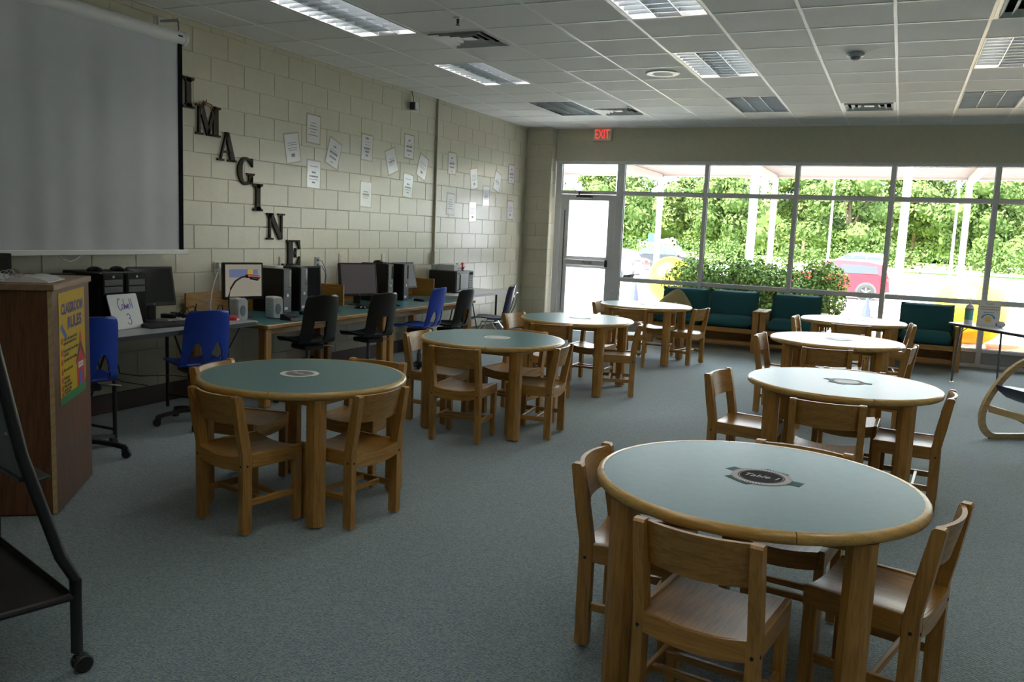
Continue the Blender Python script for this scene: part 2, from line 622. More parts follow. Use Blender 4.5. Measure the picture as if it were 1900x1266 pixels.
wr = MB().box(XR, XR + .2, YN, YB, 0, H + .3).build('wall_right', M_plaster)
tag(wr, 'plain cream wall on the right side of the room', 'wall', kind='structure')
wn = MB().box(-.25, XR + .2, YN - .2, YN, 0, H + .3).build('wall_near', M_plaster)
tag(wn, 'plain cream wall closing the room behind the viewer', 'wall', kind='structure')

bb = MB().cbox(0.0005, .012, YN, YB - .2, 0, .152, .004).build('baseboard_left', M_base)
tag(bb, 'dark brown vinyl base along the block wall', 'baseboard', kind='structure')
bb2 = MB().cbox(0.012, .43, YB - .212, YB - .1965, 0, .10, .004).build('baseboard_back', M_base)
tag(bb2, 'dark brown vinyl base along the corner pier', 'baseboard', kind='structure')

# ------------------------------------------------------------------ ceiling
ce = MB().box(-.25, XR + .2, YN - .2, YB + .25, H + .30, H + .45).build('ceiling', M_plaster)
tag(ce, 'suspended ceiling of white square tiles in a metal grid', 'ceiling', kind='structure')
LIGHTS = [(-7, -2, 1), (-7, 2, 1), (-7, 6, 0), (-3, -2, 1), (-3, 2, 1), (-3, 6, 0), (1, 2, 1), (1, 6, 0), (1, -2, 1),
          (5, 2, 1), (5, 6, 0), (5, -2, 1)] + [(c, r, int(c > -7)) for r in (-6, -10, -14) for c in (-7, -3, 1, 5)]  # last unseen row behind the viewer added to brighten camera-facing sides
VENTS = [(-6, 0), (-6, 7), (-1, 7), (1, 0)]
holes = set()
for c, r, on in LIGHTS:
    holes |= {(c, r), (c, r + 1)}
holes |= set(VENTS)
tc = {}
far = MB()
c = -9
while GX + c * TL < XR:
    r = -18
    while GY + r * TL < YB:
        if (c, r) not in holes:
            x0, x1 = max(GX + c * TL, 0.002), min(GX + (c + 1) * TL, XR)
            y0, y1 = max(GY + r * TL, YN), min(GY + (r + 1) * TL, YB - .002)
            if c == -9 and y0 > YB - .75: y1 = min(y1, YB - .20)
            if x1 - x0 > .02 and y1 - y0 > .02:
                if -3 <= r and c <= 3:
                    key = (round(x1 - x0, 3), round(y1 - y0, 3))
                    if key not in tc:
                        tc[key] = MB().cbox(.004, key[0] - .004, .004, key[1] - .004, 0, .016, .003).mesh('ceiling_tile', M_tile)
                    obj('ceiling_tile', tc[key], ce, (x0, y0, H + .0035))
                else:
                    far.box(x0 + .004, x1 - .004, y0 + .004, y1 - .004, H + .0035, H + .02)
        r += 1
    c += 1
tag(far.build('tiles_out_of_view', M_tile, ce), kind='stuff')
runner = MB().box(-.012, .012, 0, YB - YN - .004, 0, .0035).box(-.002, .002, 0, YB - YN - .004, .0035, .03).mesh('main_tee', M_tee, 0)
cross = MB().box(0, XR - .004, -.012, .012, 0.0004, .0039).box(0, XR - .004, -.002, .002, .0039, .028).mesh('cross_tee', M_tee, 0)
for c in range(-8, 10):
    if GX + c * TL < XR: obj('main_tee', runner, ce, (GX + c * TL, YN + .002, H))
for r in range(-17, 11):
    y = GY + r * TL
    # stop cross tees where a two-tile light spans the line
    xs = [0.002]
    segs = []
    cut = sorted([(GX + c * TL + .012, GX + (c + 1) * TL - .012) for c, rr, on in LIGHTS if rr + 1 == r])
    a = 0.002
    for s, e in cut:
        segs.append((a, s)); a = e
    segs.append((a, XR - .002))
    for a, b_ in segs:
        if b_ - a > .05:
            MB().box(0, b_ - a, -.012, .012, 0.0004, .0039).box(0, b_ - a, -.002, .002, .0039, .028).build('cross_tee', M_tee, ce, 0, (a, y, H))
MB().box(.001, .022, YN, YB - .2, 0, .0035).build('wall_angle', M_tee, ce, 0, (0, 0, H))
MB().box(.42, XR, YB - .022, YB - .001, 0, .0035).build('wall_angle', M_tee, ce, 0, (0, 0, H))

# recessed parabolic lights
M_tube_on = emit('lit_fluorescent_tube', (1.0, 0.93, 0.80), 11.5)
M_tube_off = plain('unlit_tube', (0.82, 0.84, 0.85), 0.3)
M_tray = plain('light_reflector_tray', (0.50, 0.52, 0.56), 0.3, metal=0.3, var=0.02)
w2, l2 = TL / 2 - .014, TL - .014
tray = MB()
for (x0, x1, y0, y1, z0, z1) in ((-w2, w2, -l2, l2, .115, .12), (-w2, -w2 + .004, -l2, l2, 0, .115), (w2 - .004, w2, -l2, l2, 0, .115),
                                 (-w2, w2, -l2, -l2 + .004, 0, .115), (-w2, w2, l2 - .004, l2, 0, .115)):
    tray.box(x0, x1, y0, y1, z0, z1)
tray_m = tray.mesh('tray', M_tray, 0)
edge_m = MB().box(-w2, -w2 + .010, -l2, l2, 0, .004).box(w2 - .010, w2, -l2, l2, 0, .004).mesh('trim', M_black, 0)
def vblade(length, h=.052, t0=.004, t1=.020):
    # tapered louvre blade, narrow edge down
    return MB().prism([(-t0 / 2, 0), (t0 / 2, 0), (t1 / 2, h), (-t1 / 2, h)], -length / 2, length / 2, RX(pi / 2))
long_m = vblade(2 * l2 - .02).mesh('louvre_blade', M_louv, 0)
cross_m = MB().prism([(-.002, 0), (.002, 0), (.011, .05), (-.011, .05)], -(w2 - .012), w2 - .012, RZ(pi / 2) @ RX(pi / 2)).mesh('louvre_blade', M_louv, 0)
tube_on = MB().lathe([(.013, -l2 + .03), (.013, l2 - .03)], 12, RX(pi / 2), closed=False).mesh('lamp_tube', M_tube_on)
tube_off = MB().lathe([(.013, -l2 + .03), (.013, l2 - .03)], 12, RX(pi / 2), closed=False).mesh('lamp_tube', M_tube_off)
LLAB = {(-7, -2): 'lit louvred ceiling light nearest the projector screen', (-7, 2): 'lit louvred ceiling light beyond the large square vent',
        (-7, 6): 'unlit bluish louvred ceiling light near the exit sign', (-3, -2): 'louvred ceiling light cut by the top edge of the photo, above the speaker',
        (-3, 2): 'lit louvred ceiling light beside the round ceiling speaker', (-3, 6): 'unlit louvred ceiling light nearest the window header, left of centre vent',
        (1, 2): 'lit louvred ceiling light at the right edge, below the corner vent', (1, 6): 'unlit louvred ceiling light nearest the window header at the right',
        (1, -2): 'lit louvred ceiling light just outside the frame at the upper right', (5, 2): 'lit louvred ceiling light far right outside the frame',
        (5, 6): 'unlit louvred ceiling light far right by the window wall', (5, -2): 'lit louvred ceiling light far right above the viewer'}
for c, r, on in LIGHTS:
    t = thing('ceiling_light', LLAB.get((c, r)) or '%s louvred ceiling light behind the viewer, %s row, %s' % ('lit' if on else 'unlit', {-6: 'first', -10: 'second', -14: 'added unseen third'}[r], {-7: 'by the block wall', -3: 'left of centre', 1: 'right of centre', 5: 'far right'}[c]), 'ceiling light', (GX + (c + .5) * TL, GY + (r + 1) * TL, H), 0, 'louvred ceiling lights')
    obj('tray', tray_m, t); obj('trim', edge_m, t)
    for s in (-1, 1): obj('louvre_blade', long_m, t, (s * w2 / 3, 0, .004))
    for i in range(9):
        obj('louvre_blade', cross_m, t, (0, -l2 + (i + 1) * 2 * l2 / 10, .004))
    for i in range(3): obj('lamp_tube', tube_on if on and i != 1 else tube_off, t, ((i - 1) * 2 * w2 / 3, 0, .085))

# supply vents: stepped square rings
VL = ['large stepped square ceiling vent beside the sprinkler head', 'small square ceiling vent above the exit sign', 'square ceiling vent centred above the windows', 'square ceiling vent cut by the upper right corner']
M_vent = plain('vent_enamel', (0.74, 0.74, 0.72), 0.4)
M_ventd = plain('vent_throat', (0.02, 0.02, 0.02), 0.8)
def ring(w, z0, z1, t):
    a, b = w, w - t
    mb = MB()
    for q in range(4):
        mb.add([(-a, -a, z0), (a, -a, z0), (b, -b, z1), (-b, -b, z1), (-a, -a, z0 + .003), (a, -a, z0 + .003), (b, -b, z1 + .003), (-b, -b, z1 + .003)],
               [(0, 1, 2, 3), (4, 7, 6, 5), (0, 4, 5, 1), (2, 6, 7, 3), (0, 3, 7, 4), (1, 5, 6, 2)], RZ(q * pi / 2))
    return mb
vr = [ring(TL / 2 - .013, .0, .002, .035).mesh('vent_frame', M_vent, 0)] + [ring(w, -.010 + i * .004, .022, .030).mesh('vent_ring', M_vent, 0) for i, w in enumerate((.262, .19, .12))]
vbk = MB().box(-.29, .29, -.29, .29, .075, .08).box(-.292, -.288, -.29, .29, .004, .08).box(.288, .292, -.29, .29, .004, .08).box(-.29, .29, -.292, -.288, .004, .08).box(-.29, .29, .288, .292, .004, .08).mesh('vent_throat', M_ventd, 0)
vcen = MB().cbox(-.055, .055, -.055, .055, .004, .012, .003).mesh('vent_plate', M_vent)
for (c, r), lb in zip(VENTS, VL):
    t = thing('ceiling_vent', lb, 'vent', (GX + (c + .5) * TL, GY + (r + .5) * TL, H), 0, 'square ceiling vents')
    obj('vent_throat', vbk, t)
    for i, m in enumerate(vr): obj(m.name.split('.')[0], m, t)
    obj('vent_plate', vcen, t)

# round speaker, smoke detector, sprinklers
t = thing('ceiling_speaker', 'round white ceiling speaker between the tiles near the middle light', 'speaker', (3.183, 8.50, H))
MB().lathe([(.0, -.012), (.10, -.012), (.10, -.009), (0, -.009)], 28, closed=False).build('grille', M_tile, t)
MB().lathe([(.10, -.010), (.16, -.008), (.168, .0), (.10, .0)], 28).build('bezel', M_tee, t)
t = thing('smoke_detector', 'small domed smoke detector hanging from the ceiling', 'smoke detector', (4.99, 7.95, H))
MB().lathe([(.072, 0), (.072, -.02), (.058, -.03), (0, -.03)], 24, closed=False).build('base', M_offwhite, t)
MB().lathe([(.045, -.03), (.036, -.05), (.016, -.058), (0, -.058)], 20, closed=False).build('sensor_dome', M_grey, t)
for px, py, lb in ((2.217, 6.0, 'pendent fire sprinkler in front of the large square vent'), (2.19, 10.6, 'tiny fire sprinkler above the exit sign vent')):
    t = thing('fire_sprinkler', lb, 'sprinkler', (px, py, H), 0, 'ceiling sprinklers')
    MB().lathe([(.035, 0), (.03, -.008), (.0, -.008)], 16, closed=False).build('escutcheon', M_tee, t)
    MB().cyl(.011, -.045, -.008, 10).build('body', M_steel, t)
    MB().lathe([(0, -.058), (.017, -.056), (.017, -.052), (0, -.05)], 12, closed=False).build('deflector', M_steel, t)

# ------------------------------------------------------------------ window wall
YF0, YF1 = 12.66, 12.76          # frame depth
MX = [1.50, 2.805, 4.075, 5.315, 6.545, 7.80, 9.05]
frame_bar = lambda x0, x1, z0, z1: MB().cbox(x0, x1, YF0, YF1, z0, z1, .004)
trims = thing('trim_1', 'grey aluminium window framing across the window wall', 'window frame')
tag(trims, kind='structure')
MB().cbox(.44, 9.30, YF0 - .01, YF1, 2.61, 2.66, .004).build('head_bar', M_alu, trims)
MB().cbox(.44, .535, YF0, YF1, 0, 2.61, .004).build('door_jamb', M_alu, trims)
for x in MX + [9.27]:
    w = .06 if x == 1.50 else .030
    frame_bar(x - w, x + w * .95, 0.0, 2.61).build('mullion', M_alu, trims)
MB().cbox(.535, 1.44, YF0, YF1, 2.15, 2.205, .004).build('door_head', M_alu, trims)
EDGE = [1.56] + [x + .03 for x in MX[1:]]
ENDS = [x - .03 for x in MX[1:]] + [9.24]
WL_ = ['window bay beside the glass door', 'window bay behind the left half of the loveseat', 'window bay behind the hedge end and armchair',
       'window bay with the red car and blue cone', 'window bay behind the sanitizer table', 'window bay at the right edge of the photo', 'window bay beyond the right edge of the photo']
for n, (x0, x1) in enumerate(zip(EDGE, ENDS)):
    w = thing('window_%d' % (n + 1), WL_[n], 'window', (x0, 12.71, 0))
    tag(w, kind='structure')
    L = x1 - x0
    for z0, z1, nm in ((2.145, 2.205, 'rail'), (.83, .89, 'rail')):
        MB().cbox(0, L, -.05, .05, z0, z1, .004).build(nm, M_alu, w)
    MB().cbox(0, L, -.045, .05, .20, .245, .004).build('sill_bar', M_alu, w)
    MB().box(0, L, -.015, .015, .045, .20).build('kick_panel', M_panel, w)
    MB().cbox(0, L, -.07, .05, 0, .045, .004).build('base_sill', M_whitetop, w)
    for z0, z1 in ((.245, .83), (.89, 2.145), (2.205, 2.61)):
        MB().box(.004, L - .004, -.003, .003, z0 + .001, z1 - .001).build('pane', M_glass, w, 0)
        gk = MB().box(0, .006, -.008, .008, z0, z1).box(L - .006, L, -.008, .008, z0, z1).box(0, L, -.008, .008, z0, z0 + .005).box(0, L, -.008, .008, z1 - .005, z1)
        gk.build('gasket', M_alud, w, 0)
tr = thing('window_8', 'narrow transom window above the glass door', 'window', (.535, 12.71, 0))
tag(tr, kind='structure')
MB().box(.004, .90, -.003, .003, 2.206, 2.609).build('pane', M_glass, tr, 0)
MB().box(0, .006, -.008, .008, 2.205, 2.61).box(.899, .905, -.008, .008, 2.205, 2.61).build('gasket', M_alud, tr, 0)

# glass door with white film, push bar and closer
d = thing('door_1', 'grey aluminium exit door with frosted white glass and push bar', 'door', (.54, 12.70, 0))
tag(d, kind='structure')
DW = .895
for x0, x1 in ((0, .135), (DW - .115, DW)): MB().cbox(x0, x1, -.022, .022, .012, 2.145, .004).build('stile', M_alu, d)
for z0, z1 in ((2.055, 2.145), (1.005, 1.185), (.012, .21)): MB().cbox(.135, DW - .115, -.022, .022, z0, z1, .004).build('door_rail', M_alu, d)
for z0, z1 in ((1.185, 2.055), (.21, 1.005)): MB().box(.136, DW - .116, -.003, .003, z0 + .001, z1 - .001).build('pane', M_film, d, 0)
pb = MB().cbox(.12, DW - .10, -.075, -.023, 1.045, 1.135, .008).build('push_bar', M_alu, d)
MB().cbox(DW - .115, DW - .085, -.078, -.023, 1.035, 1.145, .004).build('end_cap', M_black, pb)
obj('lettering', text_mesh('PUSH', .062, M_inkb), pb, (.50, -.0757, 1.088), (pi / 2, 0, 0))
cl = MB().cbox(.26, .52, -.075, -.023, 2.085, 2.135, .01).build('door_closer', M_steel, d)
MB().tube([(.30, -.05, 2.135), (.30, -.05, 2.19)], .012).tube([(.30, -.06, 2.185), (.52, -.10, 2.185)], .010).tube([(.52, -.10, 2.185), (.34, -.03, 2.20)], .008).build('closer_arm', M_steel, cl)
MB().cbox(.06, .075, -.03, -.022, .3, 1.9, .003).build('hinge_strip', M_steel, d)

# exit sign
M_exit = emit('lit_red_letters', (1.0, 0.05, 0.04), 0.34, base=(.4, .02, .02))
ex = thing('exit_sign', 'exit sign with glowing red letters above the door', 'sign', (1.18, YB, 2.955))
MB().cbox(-.15, .15, -.05, 0, 0, .19, .006).build('housing', M_ivory, ex)
obj('lettering', text_mesh('EXIT', .195, M_exit, depth=.002, bold=.0, width=.225), ex, (0, -.0515, .095), (pi / 2, 0, 0))

# ------------------------------------------------------------------ round tables
RT, ZT = .565, .70
M_plet = plain('matte_white_print', (.85, .85, .85), .8, spec=.1)
def make_round_table(label, loc, plac):
    t = thing('round_table', label, 'table', (loc[0], loc[1], 0), 0, 'round library tables')
    if not hasattr(make_round_table, 'm'):
        make_round_table.m = dict(
            top=MB().lathe([(0, ZT - .034), (RT - .026, ZT - .034), (RT - .026, ZT), (0, ZT)], 64, closed=False).mesh('laminate_top', M_lam),
            rim=[MB().lathe([(RT - .0255, ZT - .036), (RT - .012, ZT - .036), (RT - .003, ZT - .030), (RT, ZT - .018), (RT - .003, ZT - .006), (RT - .012, ZT + .0005), (RT - .0255, ZT + .0005)],
                            16, None, q * pi / 2 + .003 + .35, (q + 1) * pi / 2 - .003 + .35).mesh('edge_band', oak_rim, 50) for q in range(4)],
            leg=MB().prism([(.045, .022), (.022, .045), (-.022, .045), (-.045, .022), (-.045, -.022), (-.022, -.045), (.022, -.045), (.045, -.022)], .014, ZT - .036).mesh('leg', oak['z'], 20),
            glide=MB().cyl(.022, 0, .014, 14).mesh('glide', M_chrome),
            clamp=MB().cbox(-.33, .33, -.011, .011, ZT - .075, ZT - .036, .002).mesh('apron_rail', oak['x']))
    m = make_round_table.m
    obj('laminate_top', m['top'], t)
    for q in m['rim']: obj('edge_band', q, t)
    for sx in (-1, 1):
        for sy in (-1, 1):
            l = obj('leg', m['leg'], t, (sx * .366, sy * .366, 0))
            obj('glide', m['glide'], l)
    for q in range(4):
        a = q * pi / 2
        obj('apron_rail', m['clamp'], t, (.366 * cos(a), .366 * sin(a), 0), (0, 0, a + pi / 2))
    # taped round placard
    R = .106
    p = MB().lathe([(0, .0003), (R, .0003), (R, .0012), (0, .0012)], 40, closed=False).build('placard', M_ringpr if plac[5] else M_plet, t, 0, (plac[0], plac[1], ZT), (0, 0, plac[2]))
    tag(p, 'round taped table number placard')
    MB().lathe([(0, .0012), (R * .70, .0012), (R * .70, .0017), (0, .0017)], 40, closed=False).build('slate_disc', plac[4], p, 0)
    MB().lathe([(R * .73, .0012), (R * .76, .0012), (R * .76, .0016), (R * .73, .0016)], 40).build('inner_ring', M_slate if plac[4] is M_slate else M_ink, p, 0)
    n = 28
    if plac[5]:
        mb = MB()
        for i in range(n * 2):      # twisted rope border
            a = i * pi / n
            mb.add([(R * .80 * cos(a), R * .80 * sin(a), .0015), (R * .97 * cos(a + .07), R * .97 * sin(a + .07), .0015), (R * .97 * cos(a + .11), R * .97 * sin(a + .11), .0015), (R * .80 * cos(a + .04), R * .80 * sin(a + .04), .0015)], [(0, 1, 2, 3)])
        mb.build('rope_border', M_plet, p, 0)
        for a, r0, wd, ln in ((2.75, R * 1.13, .05, .035), (-2.15, R * 1.0, .11, .028), (-.12, R * 1.16, .055, .045), (1.25, R * .99, .09, .012)):
            MB().box(-ln / 2, ln / 2, -wd / 2, wd / 2, .0001, .0008).build('tape', M_tealtape, p, 0, (r0 * cos(a), r0 * sin(a), 0), (0, 0, a))
    else:
        for a in (2.9, -.3): MB().box(-.012, .012, -.02, .02, .0001, .0008).build('tape', M_tealtape, p, 0, (R * 1.02 * cos(a), R * 1.02 * sin(a), 0), (0, 0, a))
    if plac[3]:
        obj('lettering', text_mesh(plac[3], R * .46, M_plet, .0001, shear=.28, width=R * 1.12), p, (0, 0, .0019))
    return t
TAB = {'T1': (5.10, 3.03), 'R2': (5.24, 5.53), 'R3': (5.04, 8.02), 'R4': (5.07, 10.29), 'L1': (2.55, 3.75), 'L2': (2.65, 5.95), 'L3': (2.62, 7.94), 'L4': (2.68, 10.25)}
TNAME = {'T1': 'nearest round table, the one lettered Table 1', 'R2': 'second round table in the right-hand column', 'R3': 'third round table in the right-hand column',
         'R4': 'farthest round table in the right-hand column', 'L1': 'nearest round table in the left-hand column', 'L2': 'second round table in the left-hand column',
         'L3': 'third round table in the left-hand column', 'L4': 'farthest round table in the left-hand column'}
TLAB = {'T1': 'large round teal table nearest the viewer, with placard reading Table 1', 'R2': 'round table second in the right-hand column, its top shining white',
        'R3': 'round table third in the right-hand column', 'R4': 'round table farthest in the right-hand column, before the armchairs',
        'L1': 'round teal table nearest in the left-hand column, beside the lectern', 'L2': 'round teal table second in the left-hand column', 'L3': 'round table third in the left-hand column, reflecting the door',
        'L4': 'round table farthest in the left-hand column, before the loveseat'}
for k_, (x, y) in TAB.items():
    if k_ == 'T1': pl = (0.01, 0.035, -.10, 'Table 1', M_slate, True)
    elif k_ == 'L1': pl = (-.03, .0, -.15, 'Table 2', M_ink, False)
    else: pl = (.02, .03, .1, '', M_offwhite, k_ == 'R2')
    make_round_table(TLAB[k_], (x, y), pl)

# ------------------------------------------------------------------ oak chairs
def make_chair():
    t = thing('wooden_chair', 'oak library chair', 'chair', (0, 0, 0), 0, 'oak library chairs around the round tables')
    # rear posts: straight leg, upper part raked back
    for s in (-1, 1):
        prof = [(-.185, .012), (-.133, .012), (-.133, .40), (-.150, .50), (-.188, .690), (-.196, .70), (-.224, .70), (-.230, .692), (-.205, .52), (-.185, .41)]
        p = MB().prism(prof, -.018, .018, T(s * .177, 0, 0) @ Matrix(((0, 0, 1, 0), (1, 0, 0, 0), (0, 1, 0, 0), (0, 0, 0, 1)))).build('back_leg', oak['z'], t, 25)
        MB().cyl(.014, 0, .012, 10, T(s * .177, -.159, 0)).build('glide', M_chrome, p)
        MB().cyl(.006, -.0015, .002, 8, T(s * .177, -.1855, .352) @ RX(pi / 2)).build('bolt', M_black, p)
        MB().cyl(.006, -.0015, .002, 8, T(s * .1955, -.160, .352) @ RY(pi / 2)).build('bolt', M_black, p)
        q = MB().cbox(s * .177 - .018, s * .177 + .018, .128, .175, .012, .352, .004).build('front_leg', oak['z'], t)
        MB().cyl(.014, 0, .012, 10, T(s * .177, .152, 0)).build('glide', M_chrome, q)
        MB().cbox(s * .182 - .012, s * .182 + .012, -.134, .178, .335, .408, .004).build('side_rail', oak['y'], t)
        MB().cbox(s * .177 - .009, s * .177 + .009, -.134, .13, .145, .178, .003).build('side_stretcher', oak['y'], t)
    # curved backrest
    n = 10
    pts = []
    mb = MB()
    vs, fs = [], []
    for i in range(n + 1):
        u = -1 + 2 * i / n
        x = u * .162
        bow = -.034 * (1 - u * u)
        for (yy, zz) in ((-.172, .555), (-.157, .555), (-.190, .695), (-.206, .695)):
            vs.append((x, yy + bow, zz - .006 * (1 - u * u) * (1 if zz < .6 else 0)))
    for i in range(n):
        for q in range(4):
            fs.append((i * 4 + q, i * 4 + (q + 1) % 4, (i + 1) * 4 + (q + 1) % 4, (i + 1) * 4 + q))
    fs += [(3, 2, 1, 0), (n * 4, n * 4 + 1, n * 4 + 2, n * 4 + 3)]
    mb.add(vs, fs).build('backrest', oak['x'], t, 40)
    # dished plywood seat
    mb = MB()
    nx, ny = 10, 4
    vs, fs = [], []
    def sz(u): return .402 - .020 * (1 - u * u)
    for lay in (0, -.012):
        for j in range(ny + 1):
            for i in range(nx + 1):
                u = -1 + 2 * i / nx
                vs.append((u * .170, -.176 + (.352) * j / ny, sz(u) + lay))
    o2 = (nx + 1) * (ny + 1)
    for j in range(ny):
        for i in range(nx):
            a = j * (nx + 1) + i
            fs.append((a, a + 1, a + nx + 2, a + nx + 1))
            fs.append((o2 + a, o2 + a + nx + 1, o2 + a + nx + 2, o2 + a + 1))
    for i in range(nx):
        a, b_ = i, ny * (nx + 1) + i
        fs.append((a, o2 + a, o2 + a + 1, a + 1)); fs.append((b_, b_ + 1, o2 + b_ + 1, o2 + b_))
    for j in range(ny):
        a, b_ = j * (nx + 1), j * (nx + 1) + nx
        fs.append((a, a + nx + 1, o2 + a + nx + 1, o2 + a)); fs.append((b_, o2 + b_, o2 + b_ + nx + 1, b_ + nx + 1))
    mb.add(vs, fs).build('seat', oak['y'], t, 40)
    # rear and front rails follow the dish
    for nm, y0, y1, x1 in (('rear_rail', -.186, -.164, .159), ('front_rail', .158, .180, .170)):
        mb = MB()
        vs, fs = [], []
        for i in range(nx + 1):
            u = -1 + 2 * i / nx
            zt = sz(u) - .002
            for (yy, zz) in ((y0, zt - .066), (y1, zt - .066), (y1, zt), (y0, zt)):
                vs.append((u * x1, yy, zz))
        for i in range(nx):
            for q in range(4):
                fs.append((i * 4 + q, i * 4 + (q + 1) % 4, (i + 1) * 4 + (q + 1) % 4, (i + 1) * 4 + q))
        fs += [(3, 2, 1, 0), (nx * 4, nx * 4 + 1, nx * 4 + 2, nx * 4 + 3)]
        mb.add(vs, fs).build(nm, oak['x'], t, 40)
    for y in (-.055, .055):
        MB().cbox(-.169, .169, y - .010, y + .010, .150, .174, .003).build('cross_stretcher', oak['x'], t)
    return t
chair0 = make_chair()
index_kids(chair0)
SIDE = {'front': 'with its back to the viewer', 'right': 'on the right side', 'left': 'on the left side', 'back': 'on the far side'}
CH = [('L1', 'left', 2.11, 3.77, -80), ('L1', 'back', 2.60, 4.22, -176), ('L1', 'front', 2.56, 3.31, -12), ('L1', 'right', 2.95, 3.63, 83),
      ('L2', 'front', 2.66, 5.47, 5), ('L2', 'right', 3.06, 5.88, 95), ('L2', 'left', 2.20, 5.90, -90), ('L2', 'back', 2.62, 6.42, 172),
      ('L3', 'left', 2.13, 7.92, -98), ('L3', 'front', 2.55, 7.43, 22), ('L3', 'right', 3.07, 7.86, 106), ('L3', 'back', 2.66, 8.33, 178),
      ('L4', 'left', 2.27, 10.22, -86), ('L4', 'front', 2.64, 9.73, 14), ('L4', 'right', 3.16, 10.33, 76), ('L4', 'back', 2.72, 10.68, 180),
      ('T1', 'left', 4.69, 3.06, -89), ('T1', 'front', 5.06, 2.59, -8), ('T1', 'right', 5.52, 3.02, 75), ('T1', 'back', 5.17, 3.43, 172),
      ('R2', 'left', 4.70, 5.44, -100), ('R2', 'front', 5.21, 4.98, 0), ('R2', 'right', 5.63, 5.52, 86), ('R2', 'back', 5.27, 5.93, 178),
      ('R3', 'left', 4.60, 7.95, -94), ('R3', 'front', 4.99, 7.46, 9), ('R3', 'right', 5.45, 7.98, 80), ('R3', 'back', 5.06, 8.42, 180),
      ('R4', 'left', 4.66, 10.24, -92), ('R4', 'front', 5.07, 9.84, 4), ('R4', 'right', 5.48, 10.26, 95), ('R4', 'back', 5.07, 10.70, 180)]
for i, (tk, sd, x, y, a) in enumerate(CH):
    o = chair0 if i == 0 else copy_tree(chair0)
    o.location = (x, y, 0)
    o.rotation_euler = (0, 0, radians(a))
    o['label'] = 'oak chair %s of the %s' % (SIDE[sd].replace('with its back to the viewer', 'on the near side'), TNAME[tk])

# ------------------------------------------------------------------ projector screen on the left wall
M_bord = plain('matte_black_border', (.006, .006, .010), .9, spec=.1)
ps = thing('projector_screen', 'large pull-down white projector screen hanging on the block wall', 'projector screen', (0, 0, 0))
MB().lathe([(.052, 2.62), (.052, 5.20)], 24, T(.185, 0, 2.925) @ RX(-pi / 2), closed=False).build('housing', M_white, ps)
for y0, y1 in ((5.20, 5.235), (2.585, 2.62)): MB().lathe([(.055, y0), (.055, y1 - .006), (.046, y1)], 24, T(.185, 0, 2.925) @ RX(-pi / 2), closed=False).build('end_cap', M_white, ps)
MB().box(.236, .238, 5.12, 5.165, 2.925, 2.937).build('maker_badge', M_inkb, ps)
fab = MB()
ny = 80
vs, fs = [], []
for i in range(ny + 1):
    y = 2.78 + (5.155 - 2.78) * i / ny; q_ = i; i = i / 2
    for j in range(9):
        zz = 2.89 - (2.89 - 1.272) * j / 8
        vs.append((.196 + (.0045 * sin(i * 1.35 + .5 * sin(i * .31)) + .004 * sin(i * .62 + 1.0)) * (.55 + j / 8 * .45) * min(1, (ny / 2 - i) / 4), y, zz))
for i in range(ny):
    for j in range(8):
        a = i * 9 + j
        fs.append((a, a + 1, a + 10, a + 9))
fab.add(vs, fs)
fo = fab.build('screen_fabric', M_screenm, ps, 80)
MB().box(.198, .2055, 5.150, 5.188, 1.272, 2.89).build('black_border', M_bord, ps)
MB().box(.198, .2055, 2.747, 2.785, 1.272, 2.89).build('black_border', M_bord, ps)
MB().cbox(.19, .212, 2.72, 5.235, 1.235, 1.272, .004).build('weight_bar', M_white, ps)
MB().tube([(.201, 4.06, 1.236), (.201, 4.10, 1.205), (.201, 4.15, 1.19), (.201, 4.20, 1.205), (.201, 4.24, 1.236)], .004).build('pull_handle', M_white, ps)
for y in (5.17, 2.68):
    br = MB().cbox(0.001, .20, y - .012, y + .012, 3.05, 3.072, .003).cbox(0.001, .006, y - .03, y + .03, 2.98, 3.09, .002).build('wall_bracket', M_offwhite, ps)
    MB().tube([(.185, y, 3.05), (.185, y, 3.02), (.19, y, 3.0), (.185, y, 2.975)], .005).build('hook', M_steel, br)

